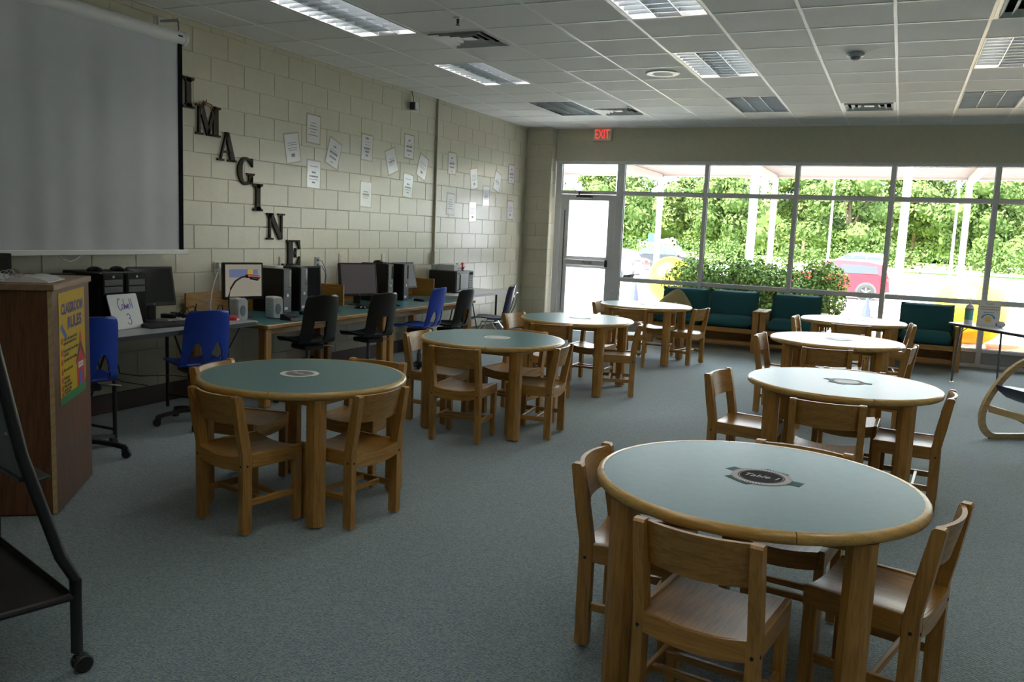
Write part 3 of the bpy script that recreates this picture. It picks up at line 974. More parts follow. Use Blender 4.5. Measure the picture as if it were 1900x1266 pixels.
# ------------------------------------------------------------------ IMAGINE letters
def serif(mb, x0, x1, y, t=.045):
    mb.prism([(x0, y - t), (x1, y - t), (x1, y + t), (x0, y + t)], 0, 1)
def strokes(ch):
    """outline pieces in a unit box (0..1 wide, 0..1 tall)"""
    P = []
    bar = lambda x0, x1, y0, y1: P.append([(x0, y0), (x1, y0), (x1, y1), (x0, y1)])
    if ch == 'I':
        bar(.28, .72, .03, .97); bar(0, 1, 0, .085); bar(0, 1, .915, 1)
        P.append([(.12, .085), (.88, .085), (.72, .16), (.28, .16)]); P.append([(.28, .84), (.72, .84), (.88, .915), (.12, .915)])
    elif ch == 'M':
        bar(.10, .17, .05, .95); bar(.70, .90, .03, .97)
        P.append([(.10, 1), (.30, 1), (.56, .08), (.44, .0)]); P.append([(.42, .04), (.53, .0), (.80, .97), (.72, 1)])
        bar(0, .28, 0, .07); bar(.60, 1.0, 0, .07); bar(0, .30, .93, 1); bar(.70, 1.0, .93, 1)
    elif ch == 'A':
        P.append([(.12, .04), (.20, .04), (.52, .98), (.44, .98)]); P.append([(.40, 1), (.60, 1), (.93, .03), (.67, .03)])
        bar(.27, .72, .29, .36); bar(0, .34, 0, .07); bar(.55, 1.0, 0, .07)
    elif ch == 'G':
        n = 22
        out, inn = [], []
        for i in range(n + 1):
            a = radians(38) + radians(295) * i / n
            out.append((.48 + .48 * cos(a), .5 + .5 * sin(a)))
            t = .10 + .13 * max(0, -cos(a))
            inn.append((.48 + (.48 - t * 1.15) * cos(a), .5 + (.5 - .085 - .02 * max(0, -cos(a))) * sin(a)))
        for i in range(n): P.append([out[i], out[i + 1], inn[i + 1], inn[i]])
        bar(.66, .90, .05, .40); bar(.54, 1.0, .37, .44)
        P.append([(.80, .97), (.90, .97), (.90, .66), (.86, .66), (.74, .84)])
    elif ch == 'N':
        bar(.13, .22, .03, .97); bar(.78, .87, .03, .97)
        P.append([(.05, 1), (.32, 1), (.87, .06), (.80, 0), (.70, 0)])
        bar(0, .36, 0, .07); bar(0, .30, .93, 1); bar(.63, 1, .93, 1)
    elif ch == 'E':
        bar(.10, .42, .03, .97); bar(0, .95, 0, .07); bar(0, .95, .93, 1)
        bar(.42, .66, .46, .54); bar(.62, .70, .31, .69)
        P.append([(.95, 1), (1.0, .64), (.94, .64), (.76, .93)]); P.append([(.95, 0), (.76, .07), (.94, .36), (1.0, .36)])
    return P
LET = [('I', 5.44, .125, 2.432, 'topmost dark wooden letter I, beside the projector screen'), ('M', 5.663, .286, 2.232, 'dark wooden letter M with copper wire ornament'),
       ('A', 5.884, .234, 2.037, 'dark wooden letter A on the block wall'), ('G', 6.126, .217, 1.845, 'dark wooden letter G on the block wall'),
       ('I', 6.284, .124, 1.617, 'lower dark wooden letter I, between letters G and N'), ('N', 6.535, .256, 1.354, 'dark wooden letter N on the block wall'),
       ('E', 6.801, .206, 1.101, 'lowest dark wooden letter E, above the computer towers')]
for ch, yc, w, z0, lb in LET:
    mb = MB()
    for poly in strokes(ch):
        mb.prism([((x - .5) * w, y * .252) for x, y in poly], .001, .020, M_WL)
    tag(mb.build('wall_letter', M_letter, None, 0, (0.0, yc, z0)), lb, 'letter', 'letters spelling IMAGINE')
orn = MB()
random.seed(3)
for i in range(9):
    a = radians(150 + 12 * i)
    orn.tube([(.03, 0, 0), (.045 + .01 * random.random(), .03 * cos(a) + .01, .03 * sin(a)), (.03, .05 * cos(a * 1.3), .035 * sin(a * 1.7))], .003, 5)
orn.tube([(.03, .0, .01), (.05, .07, -.01), (.03, .13, -.06)], .005, 6).tube([(.03, .0, .0), (.045, .06, -.03), (.03, .11, -.08)], .004, 6)
orn.tube([(.03, -.02, -.02), (.03, -.03, -.10)], .004, 5)
tag(orn.build('wire_ornament', M_orn, None, 32, (-.008, 5.60, 2.50)), 'copper wire twig ornament hooked over the letter M', 'ornament')

# ------------------------------------------------------------------ laminated quotes
PAP = [(6.786, 2.247, -11, 'c'), (7.111, 2.466, 1.5, 'e'), (7.45, 2.261, 18, 'a'), (8.061, 2.383, 1.5, 'b'), (7.122, 2.018, 1.5, 'd'), (8.053, 1.869, .7, 'f'),
       (8.567, 2.28, -19, 'f'), (8.946, 2.487, 1, 'a'), (9.274, 2.274, 19, 'c'), (8.942, 2.021, 4, 'd'), (10.03, 2.383, -1, 'a'), (10.681, 2.23, -11, 'c'),
       (11.076, 2.015, -1, 'f'), (10.026, 1.851, 2, 'e'), (10.671, 1.774, -3, 'c'), (11.43, 2.241, 16, 'f'), (11.919, 2.389, 0, 'a'), (11.925, 1.847, 0, 'c')]
PL = ['leftmost laminated quote sheet, tilted left, right of the letter A', 'highest laminated quote sheet, straight, left group', 'laminated quote sheet tilted right in the left group', 'straight laminated quote sheet alone above the middle of the wall',
      'laminated quote sheet lowest in the left group, with shiny glare', 'laminated quote sheet low on the wall, left of the monitors below', 'laminated quote sheet tilted left, left of the conduit', 'straight laminated quote sheet high beside the conduit',
      'laminated quote sheet tilted right just left of the conduit', 'laminated quote sheet hanging low left of the conduit', 'straight laminated quote sheet first to the right of the conduit', 'laminated quote sheet tilted left, right of the conduit',
      'laminated quote sheet straight, third from the corner', 'laminated quote sheet low, right of the conduit', 'lowest laminated quote sheet right of the conduit, catching window glare', 'laminated quote sheet tilted right near the corner',
      'upper laminated quote sheet nearest the corner', 'lower laminated quote sheet nearest the corner']
PRN = {'a': [(.07, .05, .018, 1), (.03, .12, .004, 0), (0.0, .13, .026, 1), (-.05, .11, .02, 1), (-.10, .04, .012, 1)],
       'b': [(.10, .07, .024, 1), (.06, .10, .004, 0), (.03, .10, .004, 0), (-.01, .12, .024, 1), (-.045, .08, .022, 1), (-.085, .05, .022, 1)],
       'c': [(.05, .13, .006, 0), (.03, .14, .006, 0), (.0, .14, .006, 0), (-.02, .12, .006, 0), (-.07, .05, .030, 1)],
       'd': [(.08, .12, .008, 0), (.02, .06, .016, 1), (-.02, .14, .016, 1), (-.05, .14, .006, 0), (-.08, .05, .014, 0)],
       'e': [(.06, .07, .008, 0), (.03, .11, .010, 0), (.0, .14, .010, 0), (-.03, .09, .008, 0), (-.06, .15, .010, 0)],
       'f': [(.03, .09, .008, 0), (.0, .12, .018, 1), (-.02, .13, .006, 0), (-.04, .10, .006, 0)]}
pm = {'lam': MB().prism(rrect(.232, .295, .006, 2), 0, .0008, M_WL).mesh('lamination', M_paperb, 0), 'sheet': MB().prism(rrect(.205, .266, .001, 1), .0008, .0013, M_WL).mesh('sheet', M_paper, 0)}
for k_, rows in PRN.items():
    mb = MB()
    rnd = random.Random(ord(k_))
    for v, w, h, dark in rows:       # blurred lines of print: word-like dashes
        u = -w / 2
        while u < w / 2 - .004:
            L = rnd.uniform(.010, .026)
            L = min(L, w / 2 - u)
            mb.box(u, u + L, v - h / 2, v + h / 2, .0013, .0015, M_WL)
            u += L + .004
    pm[k_] = mb.mesh('print', M_ink, 0)
for (y, z, a, k_), lb in zip(PAP, PL):
    t = thing('quote_sheet', lb, 'poster', (.0006, y, z), 0, 'laminated quotes on the block wall')
    t.rotation_euler = (radians(-a), 0, 0)
    obj('lamination', pm['lam'], t); obj('sheet', pm['sheet'], t); tag(obj('print', pm[k_], t), kind='stuff')

# ------------------------------------------------------------------ conduit, outlets, wall device
cd = thing('wall_conduit', 'cream surface conduit running down the block wall to a box', 'conduit', (0, 9.6, 0))
MB().cbox(.0005, .028, -.018, .018, 1.215, H - .002, .004).build('raceway', M_wall, cd)
MB().cbox(.0005, .05, -.045, .045, 1.065, 1.215, .005).build('junction_box', M_wall, cd)
OUT = [(5.769, 1.10, 'ivory outlet plate with plugged adapter, left of the lit monitor', 1), (6.635, 1.135, 'outlet plate with black plug, left of the letter E', 2),
       (7.193, 1.126, 'grey data plate with blue network cables', 3), (7.603, 1.161, 'ivory wall plate above the tilted grey monitor', 0), (8.436, 1.151, 'ivory wall plate above the far computer towers', 0)]
for y, z, lb, kd in OUT:
    t = thing('wall_outlet', lb, 'outlet', (0.0005, y, z), 0, 'outlets above the computer tables')
    MB().cbox(0, .007, -.036, .036, -.057, .057, .002).build('cover_plate', M_ivory if kd != 3 else M_grey, t)
    for s in (-1, 1): MB().cbox(.007, .009, -.017, .017, s * .024 - .013, s * .024 + .013, .001).build('socket', M_offwhite if kd != 3 else M_darkgrey, t)
    if kd == 1:
        MB().cbox(.009, .045, -.02, .03, .0, .05, .004).build('adapter', M_white, t)
        MB().tube([(.03, -.01, .0), (.035, -.012, -.10), (.03, -.01, -.25), (.03, .0, -.395)], .004, 6).build('cable', M_wcable, t)
    if kd == 2:
        MB().cbox(.009, .035, -.016, .016, -.045, -.01, .004).build('plug', M_black, t)
        MB().tube([(.03, .0, -.03), (.05, .03, -.03), (.05, .07, -.06), (.03, .08, -.25), (.03, .08, -.43)], .004, 6).build('cable', M_cable, t)
    if kd == 3:
        for q, dy in ((.024, .11), (-.024, .14)):
            MB().tube([(.009, 0, q), (.04, .03, q - .01), (.045, .07 + dy * .2, q - .10), (.04, .06 + dy * .2, q - .25), (.03, .03, q - .38 + .02)], .004, 6).build('cable', M_bcable, t)
dv = thing('wall_sensor', 'small white and black sensor box high on the block wall', 'sensor', (0.0005, 8.966, 2.965))
MB().cbox(0, .07, -.035, .035, -.045, .045, .006).build('case', M_darkgrey, dv)
MB().cbox(.07, .085, -.033, .033, -.043, .043, .005).build('front', M_offwhite, dv)
MB().tube([(.03, 0, .045), (.03, -.005, .10), (.01, -.005, .178)], .005, 6).build('cable', M_cable, dv)

# ------------------------------------------------------------------ computer tables
ZW = .70
def teal_table(y0, y1, label):
    t = thing('work_table', label, 'table', (0, 0, 0), 0, 'teal computer tables along the wall')
    x0, x1 = .03, .93
    MB().box(x0 + .02, x1 - .024, y0 + .022, y1 - .022, ZW - .034, ZW).build('laminate_top', M_lam, t, 0)
    MB().cbox(x1 - .0235, x1, y0, y1, ZW - .036, ZW + .0005, .008).build('edge_band', oak['y'], t)
    MB().cbox(x0, x0 + .0195, y0, y1, ZW - .036, ZW + .0005, .004).build('edge_band', oak['y'], t)
    for ya, yb in ((y0, y0 + .0215), (y1 - .0215, y1)): MB().cbox(x0 + .02, x1 - .024, ya, yb, ZW - .036, ZW + .0005, .004).build('edge_band', oak['x'], t)
    for x in (x0 + .06, x1 - .075):
        for y in (y0 + .06, y1 - .06):
            l = MB().cbox(x - .04, x + .04, y - .04, y + .04, .012, ZW - .036, .010).build('leg', oak['z'], t)
            MB().cyl(.02, 0, .012, 12, T(x, y, 0)).build('glide', M_chrome, l)
    MB().cbox(x1 - .13, x1 - .11, y0 + .1, y1 - .1, ZW - .10, ZW - .036, .003).build('apron', oak['y'], t)
    # low oak privacy panel at the wall with a wing at the far end
    MB().cbox(x0 + .012, x0 + .032, y0 + .004, y1 - .004, ZW + .001, ZW + .20, .003).build('back_panel', oak['y'], t)
    MB().cbox(x0 + .033, x0 + .33, y1 - .026, y1 - .006, ZW + .001, ZW + .215, .003).build('wing_panel', oak['x'], t)
    return t
teal_table(5.345, 7.185, 'teal-topped oak computer table with lit monitor and white speakers')
teal_table(7.195, 9.035, 'teal-topped oak computer table with the tilted grey monitor')
def folding_table(x0, x1, y0, y1, z, top, edge, label, legm, dx=.0):
    t = thing('folding_table', label, 'table', (0, 0, 0))
    MB().prism(rrect(x1 - x0, y1 - y0, .03, 3, (x0 + x1) / 2, (y0 + y1) / 2), z - .004, z).build('table_top', top, t, 0)
    MB().prism(rrect(x1 - x0 + .006, y1 - y0 + .006, .033, 3, (x0 + x1) / 2, (y0 + y1) / 2), z - .036, z - .0045).build('edge_band', edge, t, 0)
    for y in (y0 + .28, y1 - .28):
        for x in (x0 + .07, x1 - .07): MB().tube([(x, y, .0), (x, y, z - .036)], .014).build('leg', legm, t)
        MB().tube([(x0 + .07, y, .10), (x1 - .07, y, .10)], .010).build('brace', legm, t)
        MB().tube([((x0 + x1) / 2, y, .10), ((x0 + x1) / 2, y + (.25 if y < (y0 + y1) / 2 else -.25), z - .04)], .008).build('strut', legm, t)
    return t
ZG = .735
folding_table(.10, .87, 2.10, 3.70, ZG, M_greytop, M_black, 'grey folding table behind the lectern', M_black)
folding_table(.10, .87, 3.71, 5.32, ZG, M_greytop, M_black, 'grey folding table carrying the small whiteboard', M_black)
folding_table(.03, .68, 9.06, 10.55, .725, M_whitetop, M_offwhite, 'white folding table under the microwave in the corner', M_black)
ZF = .725

# ------------------------------------------------------------------ computers
M_bezel = plain('monitor_bezel', (0.02, 0.02, 0.022), 0.3)
M_scroff = plain('dark_screen', (0.012, 0.012, 0.014), 0.12)
M_scrrefl = plain('grey_reflection_screen', (0.20, 0.17, 0.20), 0.3)  # purplish grey reflection put into the screen's base colour
M_scron = emit('lit_beige_screen', (0.62, 0.56, 0.44), 0.075, base=(.1, .1, .1))
M_scrblue = emit('lit_blue_banner', (0.20, 0.26, 0.50), 0.09, base=(.1, .1, .1))
M_scryel = emit('lit_yellow_banner', (0.55, 0.42, 0.06), 0.12, base=(.1, .1, .1))
def monitor(label, x, y, z, w, h, rz, tilt, kind, ztop):
    """panel centre-bottom at (x, y, ztop)"""
    t = thing('computer_monitor', label, 'monitor', (x, y, z), rz, 'computer monitors')
    Mx = T(0, 0, ztop - z) @ RY(-tilt)
    b = MB().cbox(-.045, -.005, -w / 2, w / 2, 0, h, .008, Mx).build('case', M_bezel, t)
    MB().cbox(-.005, .004, -w / 2, w / 2, 0, h, .003, Mx).build('bezel', M_bezel, t)
    s = MB().box(.004, .0048, -w / 2 + .016, w / 2 - .016, .026, h - .016, Mx).build('screen', {'off': M_scroff, 'grey': M_scrrefl, 'on': M_scron}[kind], t, 0)
    if kind == 'on':
        MB().box(.0049, .0053, -w / 2 + .05, w / 2 - .05, h * .60, h * .82, Mx).build('banner', M_scrblue, s, 0)
        MB().box(.0054, .0057, w * .10, w * .24, h * .66, h * .82, Mx).build('banner_mark', M_scryel, s, 0)
    MB().cyl(.006, 0, .003, 10, Mx @ T(.0035, 0, .012) @ RY(pi / 2)).build('power_button', M_grey, t)
    MB().cbox(-.075, -.035, -.035, .035, .012, ztop - z + .10, .006).build('neck', M_bezel, t)
    MB().lathe([(0, 0), (.115, 0), (.11, .008), (.05, .014), (0, .014)], 28, closed=False).build('base', M_bezel, t, loc=(-.03, 0, 0))
    return t
monitor('black monitor beside the small whiteboard', .36, 4.74, ZG, .36, .30, radians(-14), radians(12), 'off', .855)
monitor('monitor with lit beige page on its screen', .40, 5.665, ZW, .365, .315, radians(-20), radians(1), 'on', .855)
monitor('dark monitor partly hidden behind the second tower', .27, 6.74, ZW, .30, .32, radians(-8), radians(3), 'off', .79)
monitor('monitor with grey reflection painted on its screen, tilted back on the far computer table', .40, 7.42 - .03, ZW, .43, .345, radians(-26), radians(9), 'grey', .795)
monitor('grey monitor farthest along the wall, peeking past a tower', .27, 8.53, ZW, .38, .31, radians(-10), radians(14), 'grey', .815)
monitor('black monitor behind the lectern at the far left', .34, 3.45, ZG, .30, .40, radians(-12), 0, 'off', .86)
monitor('wide black monitor just above the lectern top', .30, 3.86, ZG, .44, .30, radians(-10), 0, 'off', .82)

def big_tower(label, y0, y1, z1):
    t = thing('desktop_tower', label, 'computer', (0, 0, 0), 0, 'glossy black desktop towers')
    MB().cbox(.11, .48, y0, y1, ZG + .001, z1, .006).build('case', M_black, t)
    f = MB().cbox(.4805, .505, y0 + .002, y1 - .002, ZG + .001, z1 - .002, .010).build('front_bezel', M_blackgl, t)
    for i in range(2): MB().cbox(.505, .507, y0 + .02, y1 - .02, z1 - .09 - i * .05, z1 - .05 - i * .05, .001).build('drive_bay', M_darkgrey, f)
    MB().cyl(.009, 0, .003, 12, T(.505, (y0 + y1) / 2, z1 - .03) @ RY(pi / 2)).build('power_button', M_grey, f)
    return t
big_tower('glossy black desktop tower nearest the lectern', 4.155, 4.345, 1.128)
big_tower('glossy black desktop tower beside the black monitor', 4.36, 4.54, 1.126)
tower_logo = MB().lathe([(.016, 0), (.022, 0), (.022, .001), (.016, .001)], 20, T(.36, 4.154, 1.07) @ RX(pi / 2)).build('logo_ring', plain('teal_logo', (.02, .16, .15), .4), bpy.data.objects['desktop_tower'])
def slim_tower(label, y0, y1, z1):
    t = thing('slim_tower', label, 'computer', (0, 0, 0), 0, 'slim black computer towers')
    MB().cbox(.065, .40, y0, y1, ZW + .001, z1, .004).build('case', M_black, t)
    f = MB().cbox(.4005, .42, y0, y1, ZW + .001, z1 - .003, .006).build('front_bezel', M_darkgrey, t)
    MB().box(.42, .4215, y1 - .04, y1 - .012, z1 - .17, z1 - .02).build('drive_slot', M_blackgl, f)
    MB().lathe([(0, 0), (.015, 0), (.013, .004), (0, .004)], 16, T(.42, (y0 + y1) / 2, z1 - .245) @ RY(pi / 2), closed=False).build('round_badge', M_white, f)
    MB().box(.42, .4212, y0 + .015, y0 + .06, ZW + .03, ZW + .055).build('sticker', M_offwhite, f)
    for i in range(3): MB().cyl(.004, 0, .0015, 8, T(.42, y0 + .03 + i * .018, z1 - .20) @ RY(pi / 2)).build('jack', M_black, f)
    return t
slim_tower('slim black tower with a white device on top', 6.16, 6.275, 1.105)
slim_tower('slim black tower between the speaker and the dark monitor', 6.405, 6.51, 1.115)
slim_tower('slim black tower right of the tilted grey monitor', 7.90, 8.005, 1.12)
slim_tower('farthest slim black tower along the wall', 8.225, 8.33, 1.115)
def mouse(label, x, y, z, rz, m=None):
    o = MB().lathe([(.031, .0), (.033, .008), (.028, .022), (.016, .032), (0, .035)], 18, RZ(0) @ Matrix.Diagonal((1.75, 1, 1, 1)), closed=False)
    t = thing('computer_mouse', label, 'mouse', (x, y, z), rz, 'black computer mice')
    o.build('shell', m or M_blackgl, t)
    MB().cyl(.006, -.004, .004, 10, T(.035, 0, .024) @ RX(pi / 2)).build('wheel', M_grey, t)
    MB().tube([(.055, 0, .008), (.09, .01, .004), (.10, .05, .004), (.04, .075, .004), (-.03, .06, .004)], .0025, 6).build('cable', M_cable, t)
    return t
mouse('black mouse on top of the tower nearest the lectern', .32, 4.25, 1.128, .4)
mouse('black mouse on top of the tower beside the black monitor', .32, 4.44, 1.126, .4)
mouse('black mouse on top of the tower right of the tilted monitor', .25, 7.95, 1.12, .2)
mouse('black mouse on the teal table by the tilted monitor', .62, 7.08, ZW + .0005, .3)
def keyboard(label, x, y, z, rz, m, w=.44, d=.15):
    t = thing('keyboard', label, 'keyboard', (x, y, z), rz, 'keyboards on the computer tables')
    MB().prism([(-d / 2, 0), (d / 2, 0), (d / 2, .012), (-d / 2, .026)], -w / 2, w / 2, RX(pi / 2)).build('case', m, t, 0)
    keys = MB()
    for r in range(5):
        for c in range(15):
            x0 = -d / 2 + .014 + r * .025
            zt = .026 - .014 * (x0 + .011 + d / 2) / d
            y0 = -w / 2 + .012 + c * (w - .024) / 15
            keys.box(x0, x0 + .021, y0, y0 + (w - .024) / 15 - .003, zt - .002, zt + .005)
    keys.build('keys', M_darkgrey if m is not M_offwhite else M_grey, t, 0)['kind'] = 'stuff'
    return t
keyboard('black keyboard in front of the black monitor', .66, 4.62, ZG + .0005, radians(-8), M_black)
keyboard('light grey keyboard leaning among the power adapters', .56, 4.98, ZG + .0005, radians(6), M_offwhite, .42, .14)
keyboard('black keyboard on the near teal table by the slim towers', .66, 6.38, ZW + .0005, radians(-5), M_black, .38)
keyboard('black keyboard under the tilted grey monitor', .62, 7.42, ZW + .0005, radians(-20), M_black)
keyboard('black keyboard by the farthest tower', .60, 8.50, ZW + .0005, radians(-6), M_black, .40)
# white device on slim tower
wd = thing('white_router', 'flat white network box on top of the slim tower', 'router', (.23, 6.216, 1.105))
MB().prism(rrect(.20, .13, .03, 4), 0, .022).build('case', M_white, wd)
MB().box(.101, .1015, -.04, .04, .006, .012).build('light_strip', M_grey, wd)
# speakers
for x, y, rz, lb in ((.52, 5.465, radians(-14), 'white desktop speaker left of the lit monitor'), (.60, 5.82, radians(-22), 'white desktop speaker in front of the slim tower')):
    t = thing('desktop_speaker', lb, 'speaker', (x, y, ZW + .0005), rz, 'white desktop speakers')
    MB().cbox(-.075, .06, -.048, .048, 0, .185, .010).build('cabinet', M_offwhite, t)
    MB().prism(rrect(.088, .17, .02, 4, 0, .0925), .0, .012, T(.06, 0, 0) @ M_WL).build('front_grille', M_white, t)
    MB().lathe([(0, .0), (.034, .0), (.030, .004), (0, .006)], 20, T(.072, 0, .085) @ M_WL @ Matrix.Diagonal((.8, 1.35, 1, 1)), closed=False).build('driver', plain('speaker_cloth', (.28, .36, .46), .7), t)
    for q in range(5): MB().box(-.06, .04, -.0488, -.048, .03 + q * .03, .033 + q * .03).build('groove', M_grey, t)
# phone dock in front of the slim tower
dk = thing('black_dock', 'small black dock at the front edge of the teal table', 'dock', (.80, 5.80, ZW + .0005))
MB().prism([(-.06, 0), (.06, 0), (.05, .02), (-.03, .05), (-.06, .05)], -.07, .07, RX(pi / 2)).build('body', M_black, dk)
MB().box(-.02, .03, -.04, .04, .036, .037, RY(.0)).build('pad', M_darkgrey, dk)
# gooseneck lamp
lp = thing('gooseneck_lamp', 'red and black gooseneck clip lamp bending over the lit monitor', 'lamp', (.66, 5.22, ZG + .0005))
MB().lathe([(0, 0), (.075, 0), (.072, .018), (.04, .034), (0, .038)], 24, closed=False).build('base', M_red, lp)
MB().tube([(0, 0, .03), (.0, -.012, .12), (.0, -.012, .19), (0, .01, .25), (0, .06, .305), (0, .13, .335), (0, .20, .342)], .007, 8).build('gooseneck', M_black, lp)
MB().tube([(0, .19, .342), (0, .25, .34), (0, .335, .328)], .016, 12).build('head', M_red, lp)
MB().tube([(0, .24, .325), (0, .32, .312)], .012, 10).build('lens', M_black, lp)
# small whiteboard with handwriting
wbd = thing('small_whiteboard', 'small whiteboard with purple handwriting leaning on a tower', 'whiteboard', (.60, 4.30, ZG + .003), radians(4))
Mw = RY(radians(-17))
MB().prism(rrect(.265, .25, .012, 3, 0, .125), -.006, .0, Mw @ M_WL).build('board', M_white, wbd)
MB().prism(rrect(.271, .256, .014, 3, 0, .125), -.009, -.0062, Mw @ M_WL).build('back_frame', M_darkgrey, wbd)
def ribbon(mb, pts, w, M, n=1):
    for a, b in zip(pts[:-1], pts[1:]):
        d = Vector((b[0] - a[0], b[1] - a[1], 0))
        if d.length < 1e-6: continue
        d.normalize()
        nrm = Vector((-d.y, d.x, 0)) * w / 2
        A = Vector((a[0], a[1], 0)) - d * w * .3; B = Vector((b[0], b[1], 0)) + d * w * .3
        mb.add([(A + nrm)[:], (B + nrm)[:], (B - nrm)[:], (A - nrm)[:]], [(0, 1, 2, 3)], M)
def arc(cx, cy, rx, ry, a0, a1, n=10): return [(cx + rx * cos(radians(a0 + (a1 - a0) * i / n)), cy + ry * sin(radians(a0 + (a1 - a0) * i / n))) for i in range(n + 1)]
hw = MB()
Mh = Mw @ M_WL @ T(0, 0, .0006)
SX = 1 / 100
for st in ([(-3.2 + 1.2, 20.2)] + arc(-3.6, 16.8, 2.0, 3.9, 60, 315), arc(-.6, 15.0, 1.1, 1.6, 0, 360), [(.9, 20.0), (1.1, 13.6)],
           [(1.7, 16.2), (2.2, 13.7), (2.8, 15.8), (3.4, 13.7), (4.0, 16.3)], [(4.4, 15.0), (5.7, 15.2)] + arc(5.1, 15.0, .8, 1.5, 20, 320), [(7.2, 20.2), (7.4, 13.8)], [(8.9, 20.0), (9.2, 13.6)],
           arc(2.6, 8.4, 1.7, 1.7, 160, -80), arc(2.7, 5.0, 2.1, 2.1, 95, -160)):
    ribbon(hw, [((x - 1.0) * SX * .86, y * SX * 1.06) for x, y in st], .0055, Mh)
hw.build('handwriting', M_marker, wbd, 0)
# power adapters and cables
for i, (x, y, a) in enumerate(((.26, 4.97, .2), (.22, 5.10, -.1), (.40, 5.25, .9), (.38, 5.07, 1.5))):
    t = thing('power_adapter', ['black power adapter nearest the black monitor', 'black power adapter in front, by the oak panel', 'black power adapter against the oak panel', 'black power adapter beside the grey keyboard'][i], 'adapter', (x, y, ZG + .0005), a, 'black power adapters')
    MB().cbox(-.055, .055, -.028, .028, 0, .034, .006).build('brick', M_black, t)
    MB().tube([(.055, 0, .015), (.09, .02, .05 + .02 * i), (.12, .06, .09), (.13, .10, .03), (.10, .13, .004)], .004, 6).build('cable', M_cable, t)
for lb, pts, m in (('black cable drooping under the grey table', [(.8, 4.0, .62), (.55, 4.25, .42), (.35, 4.6, .33), (.25, 5.0, .27), (.12, 5.3, .20), (.05, 5.55, .17)], M_cable),
                   ('black cable sagging to the floor under the grey table', [(.55, 4.05, .60), (.30, 4.3, .40), (.15, 4.62, .26), (.05, 4.95, .17)], M_cable),
                   ('thin black cable hanging below the near teal table', [(.20, 5.9, .66), (.12, 5.8, .40), (.08, 5.55, .22), (.05, 5.45, .16)], M_cable),
                   ('white cable lying across the teal table joint', [(.50, 7.14, .705), (.58, 7.22, .705), (.68, 7.34, .705), (.75, 7.40, .705)], M_wcable),
                   ('white lamp cord arching behind the lit monitor', [(.30, 5.42, .705), (.28, 5.40, .80), (.24, 5.46, .92), (.12, 5.62, 1.0), (.04, 5.74, 1.06)], M_wcable)):
    tag(MB().tube(pts, .0045, 6).build('cable', m, None), lb, 'cable')

# microwave and clutter in the corner
mw = thing('microwave', 'black and silver microwave oven on the white folding table', 'microwave', (0, 0, ZF))
for x, y in ((.08, 9.48), (.40, 9.48), (.08, 9.86), (.40, 9.86)): MB().cyl(.015, .0005, .012, 10, T(x, y, 0)).build('foot', M_black, mw)
MB().cbox(.04, .42, 9.44, 9.90, .012, .275, .006).build('case', M_black, mw)
MB().cbox(.4205, .445, 9.442, 9.775, .014, .273, .005).build('door', M_steel, mw)
MB().cbox(.446, .448, 9.50, 9.75, .05, .24, .002).build('door_glass', M_grey, mw)
MB().tube([(.448, 9.475, .035), (.475, 9.475, .05), (.475, 9.475, .235), (.448, 9.475, .25)], .008, 8).build('handle', M_black, mw)
kp = MB().cbox(.4205, .442, 9.777, 9.898, .014, .273, .004).build('control_panel', M_darkgrey, mw)
kb_ = MB()
for r in range(6):
    for c in range(3): kb_.box(.442, .4435, 9.79 + c * .034, 9.815 + c * .034, .035 + r * .03, .055 + r * .03)
kb_.build('buttons', M_grey, kp, 0)['kind'] = 'stuff'
MB().box(.442, .4432, 9.79, 9.885, .225, .255).build('display', M_blackgl, kp, 0)
ZM = ZF + .275
t = thing('cardboard_box', 'flat white printed box on top of the microwave', 'box', (.24, 9.62, ZM + .0005), 0)
MB().cbox(-.12, .12, -.10, .10, 0, .075, .003).build('carton', M_offwhite, t)
MB().box(.1202, .1206, -.09, -.04, .045, .062).build('yellow_mark', M_scryel if False else plain('yellow_mark', (.6, .5, .08), .5), t, 0)
for q in range(4): MB().box(.1202, .1206, .0 + q * .025, .018 + q * .025, .02, .04).build('red_mark', M_redpr, t, 0)
t = thing('white_bag', 'small white bag between the box and the red bag', 'bag', (.27, 9.765, ZM + .0005), 0)
MB().lathe([(0, 0), (.033, 0), (.036, .02), (.03, .055), (.016, .075), (0, .08)], 14, closed=False).build('sack', M_white, t)
MB().lathe([(.012, .074), (.02, .086), (.016, .09)], 12, closed=False).build('neck', M_white, t)
t = thing('red_bag', 'crumpled red snack bag on top of the microwave', 'bag', (.30, 9.852, ZM + .0005), .3)
rb = MB()
random.seed(5)
vs, fs = [], []
for i in range(7):
    for j in range(6):
        a = 2 * pi * j / 6
        s = sin(pi * (i + .3) / 7.2)
        vs.append(((.035 * s + .004 * random.random()) * cos(a), (.05 * s + .008 * random.random()) * sin(a), i * .015))
for i in range(6):
    for j in range(6): fs.append((i * 6 + j, i * 6 + (j + 1) % 6, (i + 1) * 6 + (j + 1) % 6, (i + 1) * 6 + j))
fs += [tuple(range(6))[::-1], tuple(36 + j for j in range(6))]
rb.add(vs, fs).build('pouch', M_redbag, t, 60)
MB().box(-.004, .004, -.045, .045, .086, .098).build('crimp', M_redbag, t)
t = thing('clear_tub', 'translucent pale green tub at the left of the microwave top', 'tub', (.09, 9.49, ZM + .0005), 0)
MB().lathe([(0, 0), (.034, 0), (.044, .065), (.041, .065), (.032, .004), (0, .004)], 18, closed=False).build('bowl', plain('pale_green_plastic', (.45, .55, .5), .25), t)
MB().lathe([(.045, .065), (.048, .067), (.048, .073), (.0, .073), (0, .066)], 18, closed=False).build('lid', M_offwhite, t)

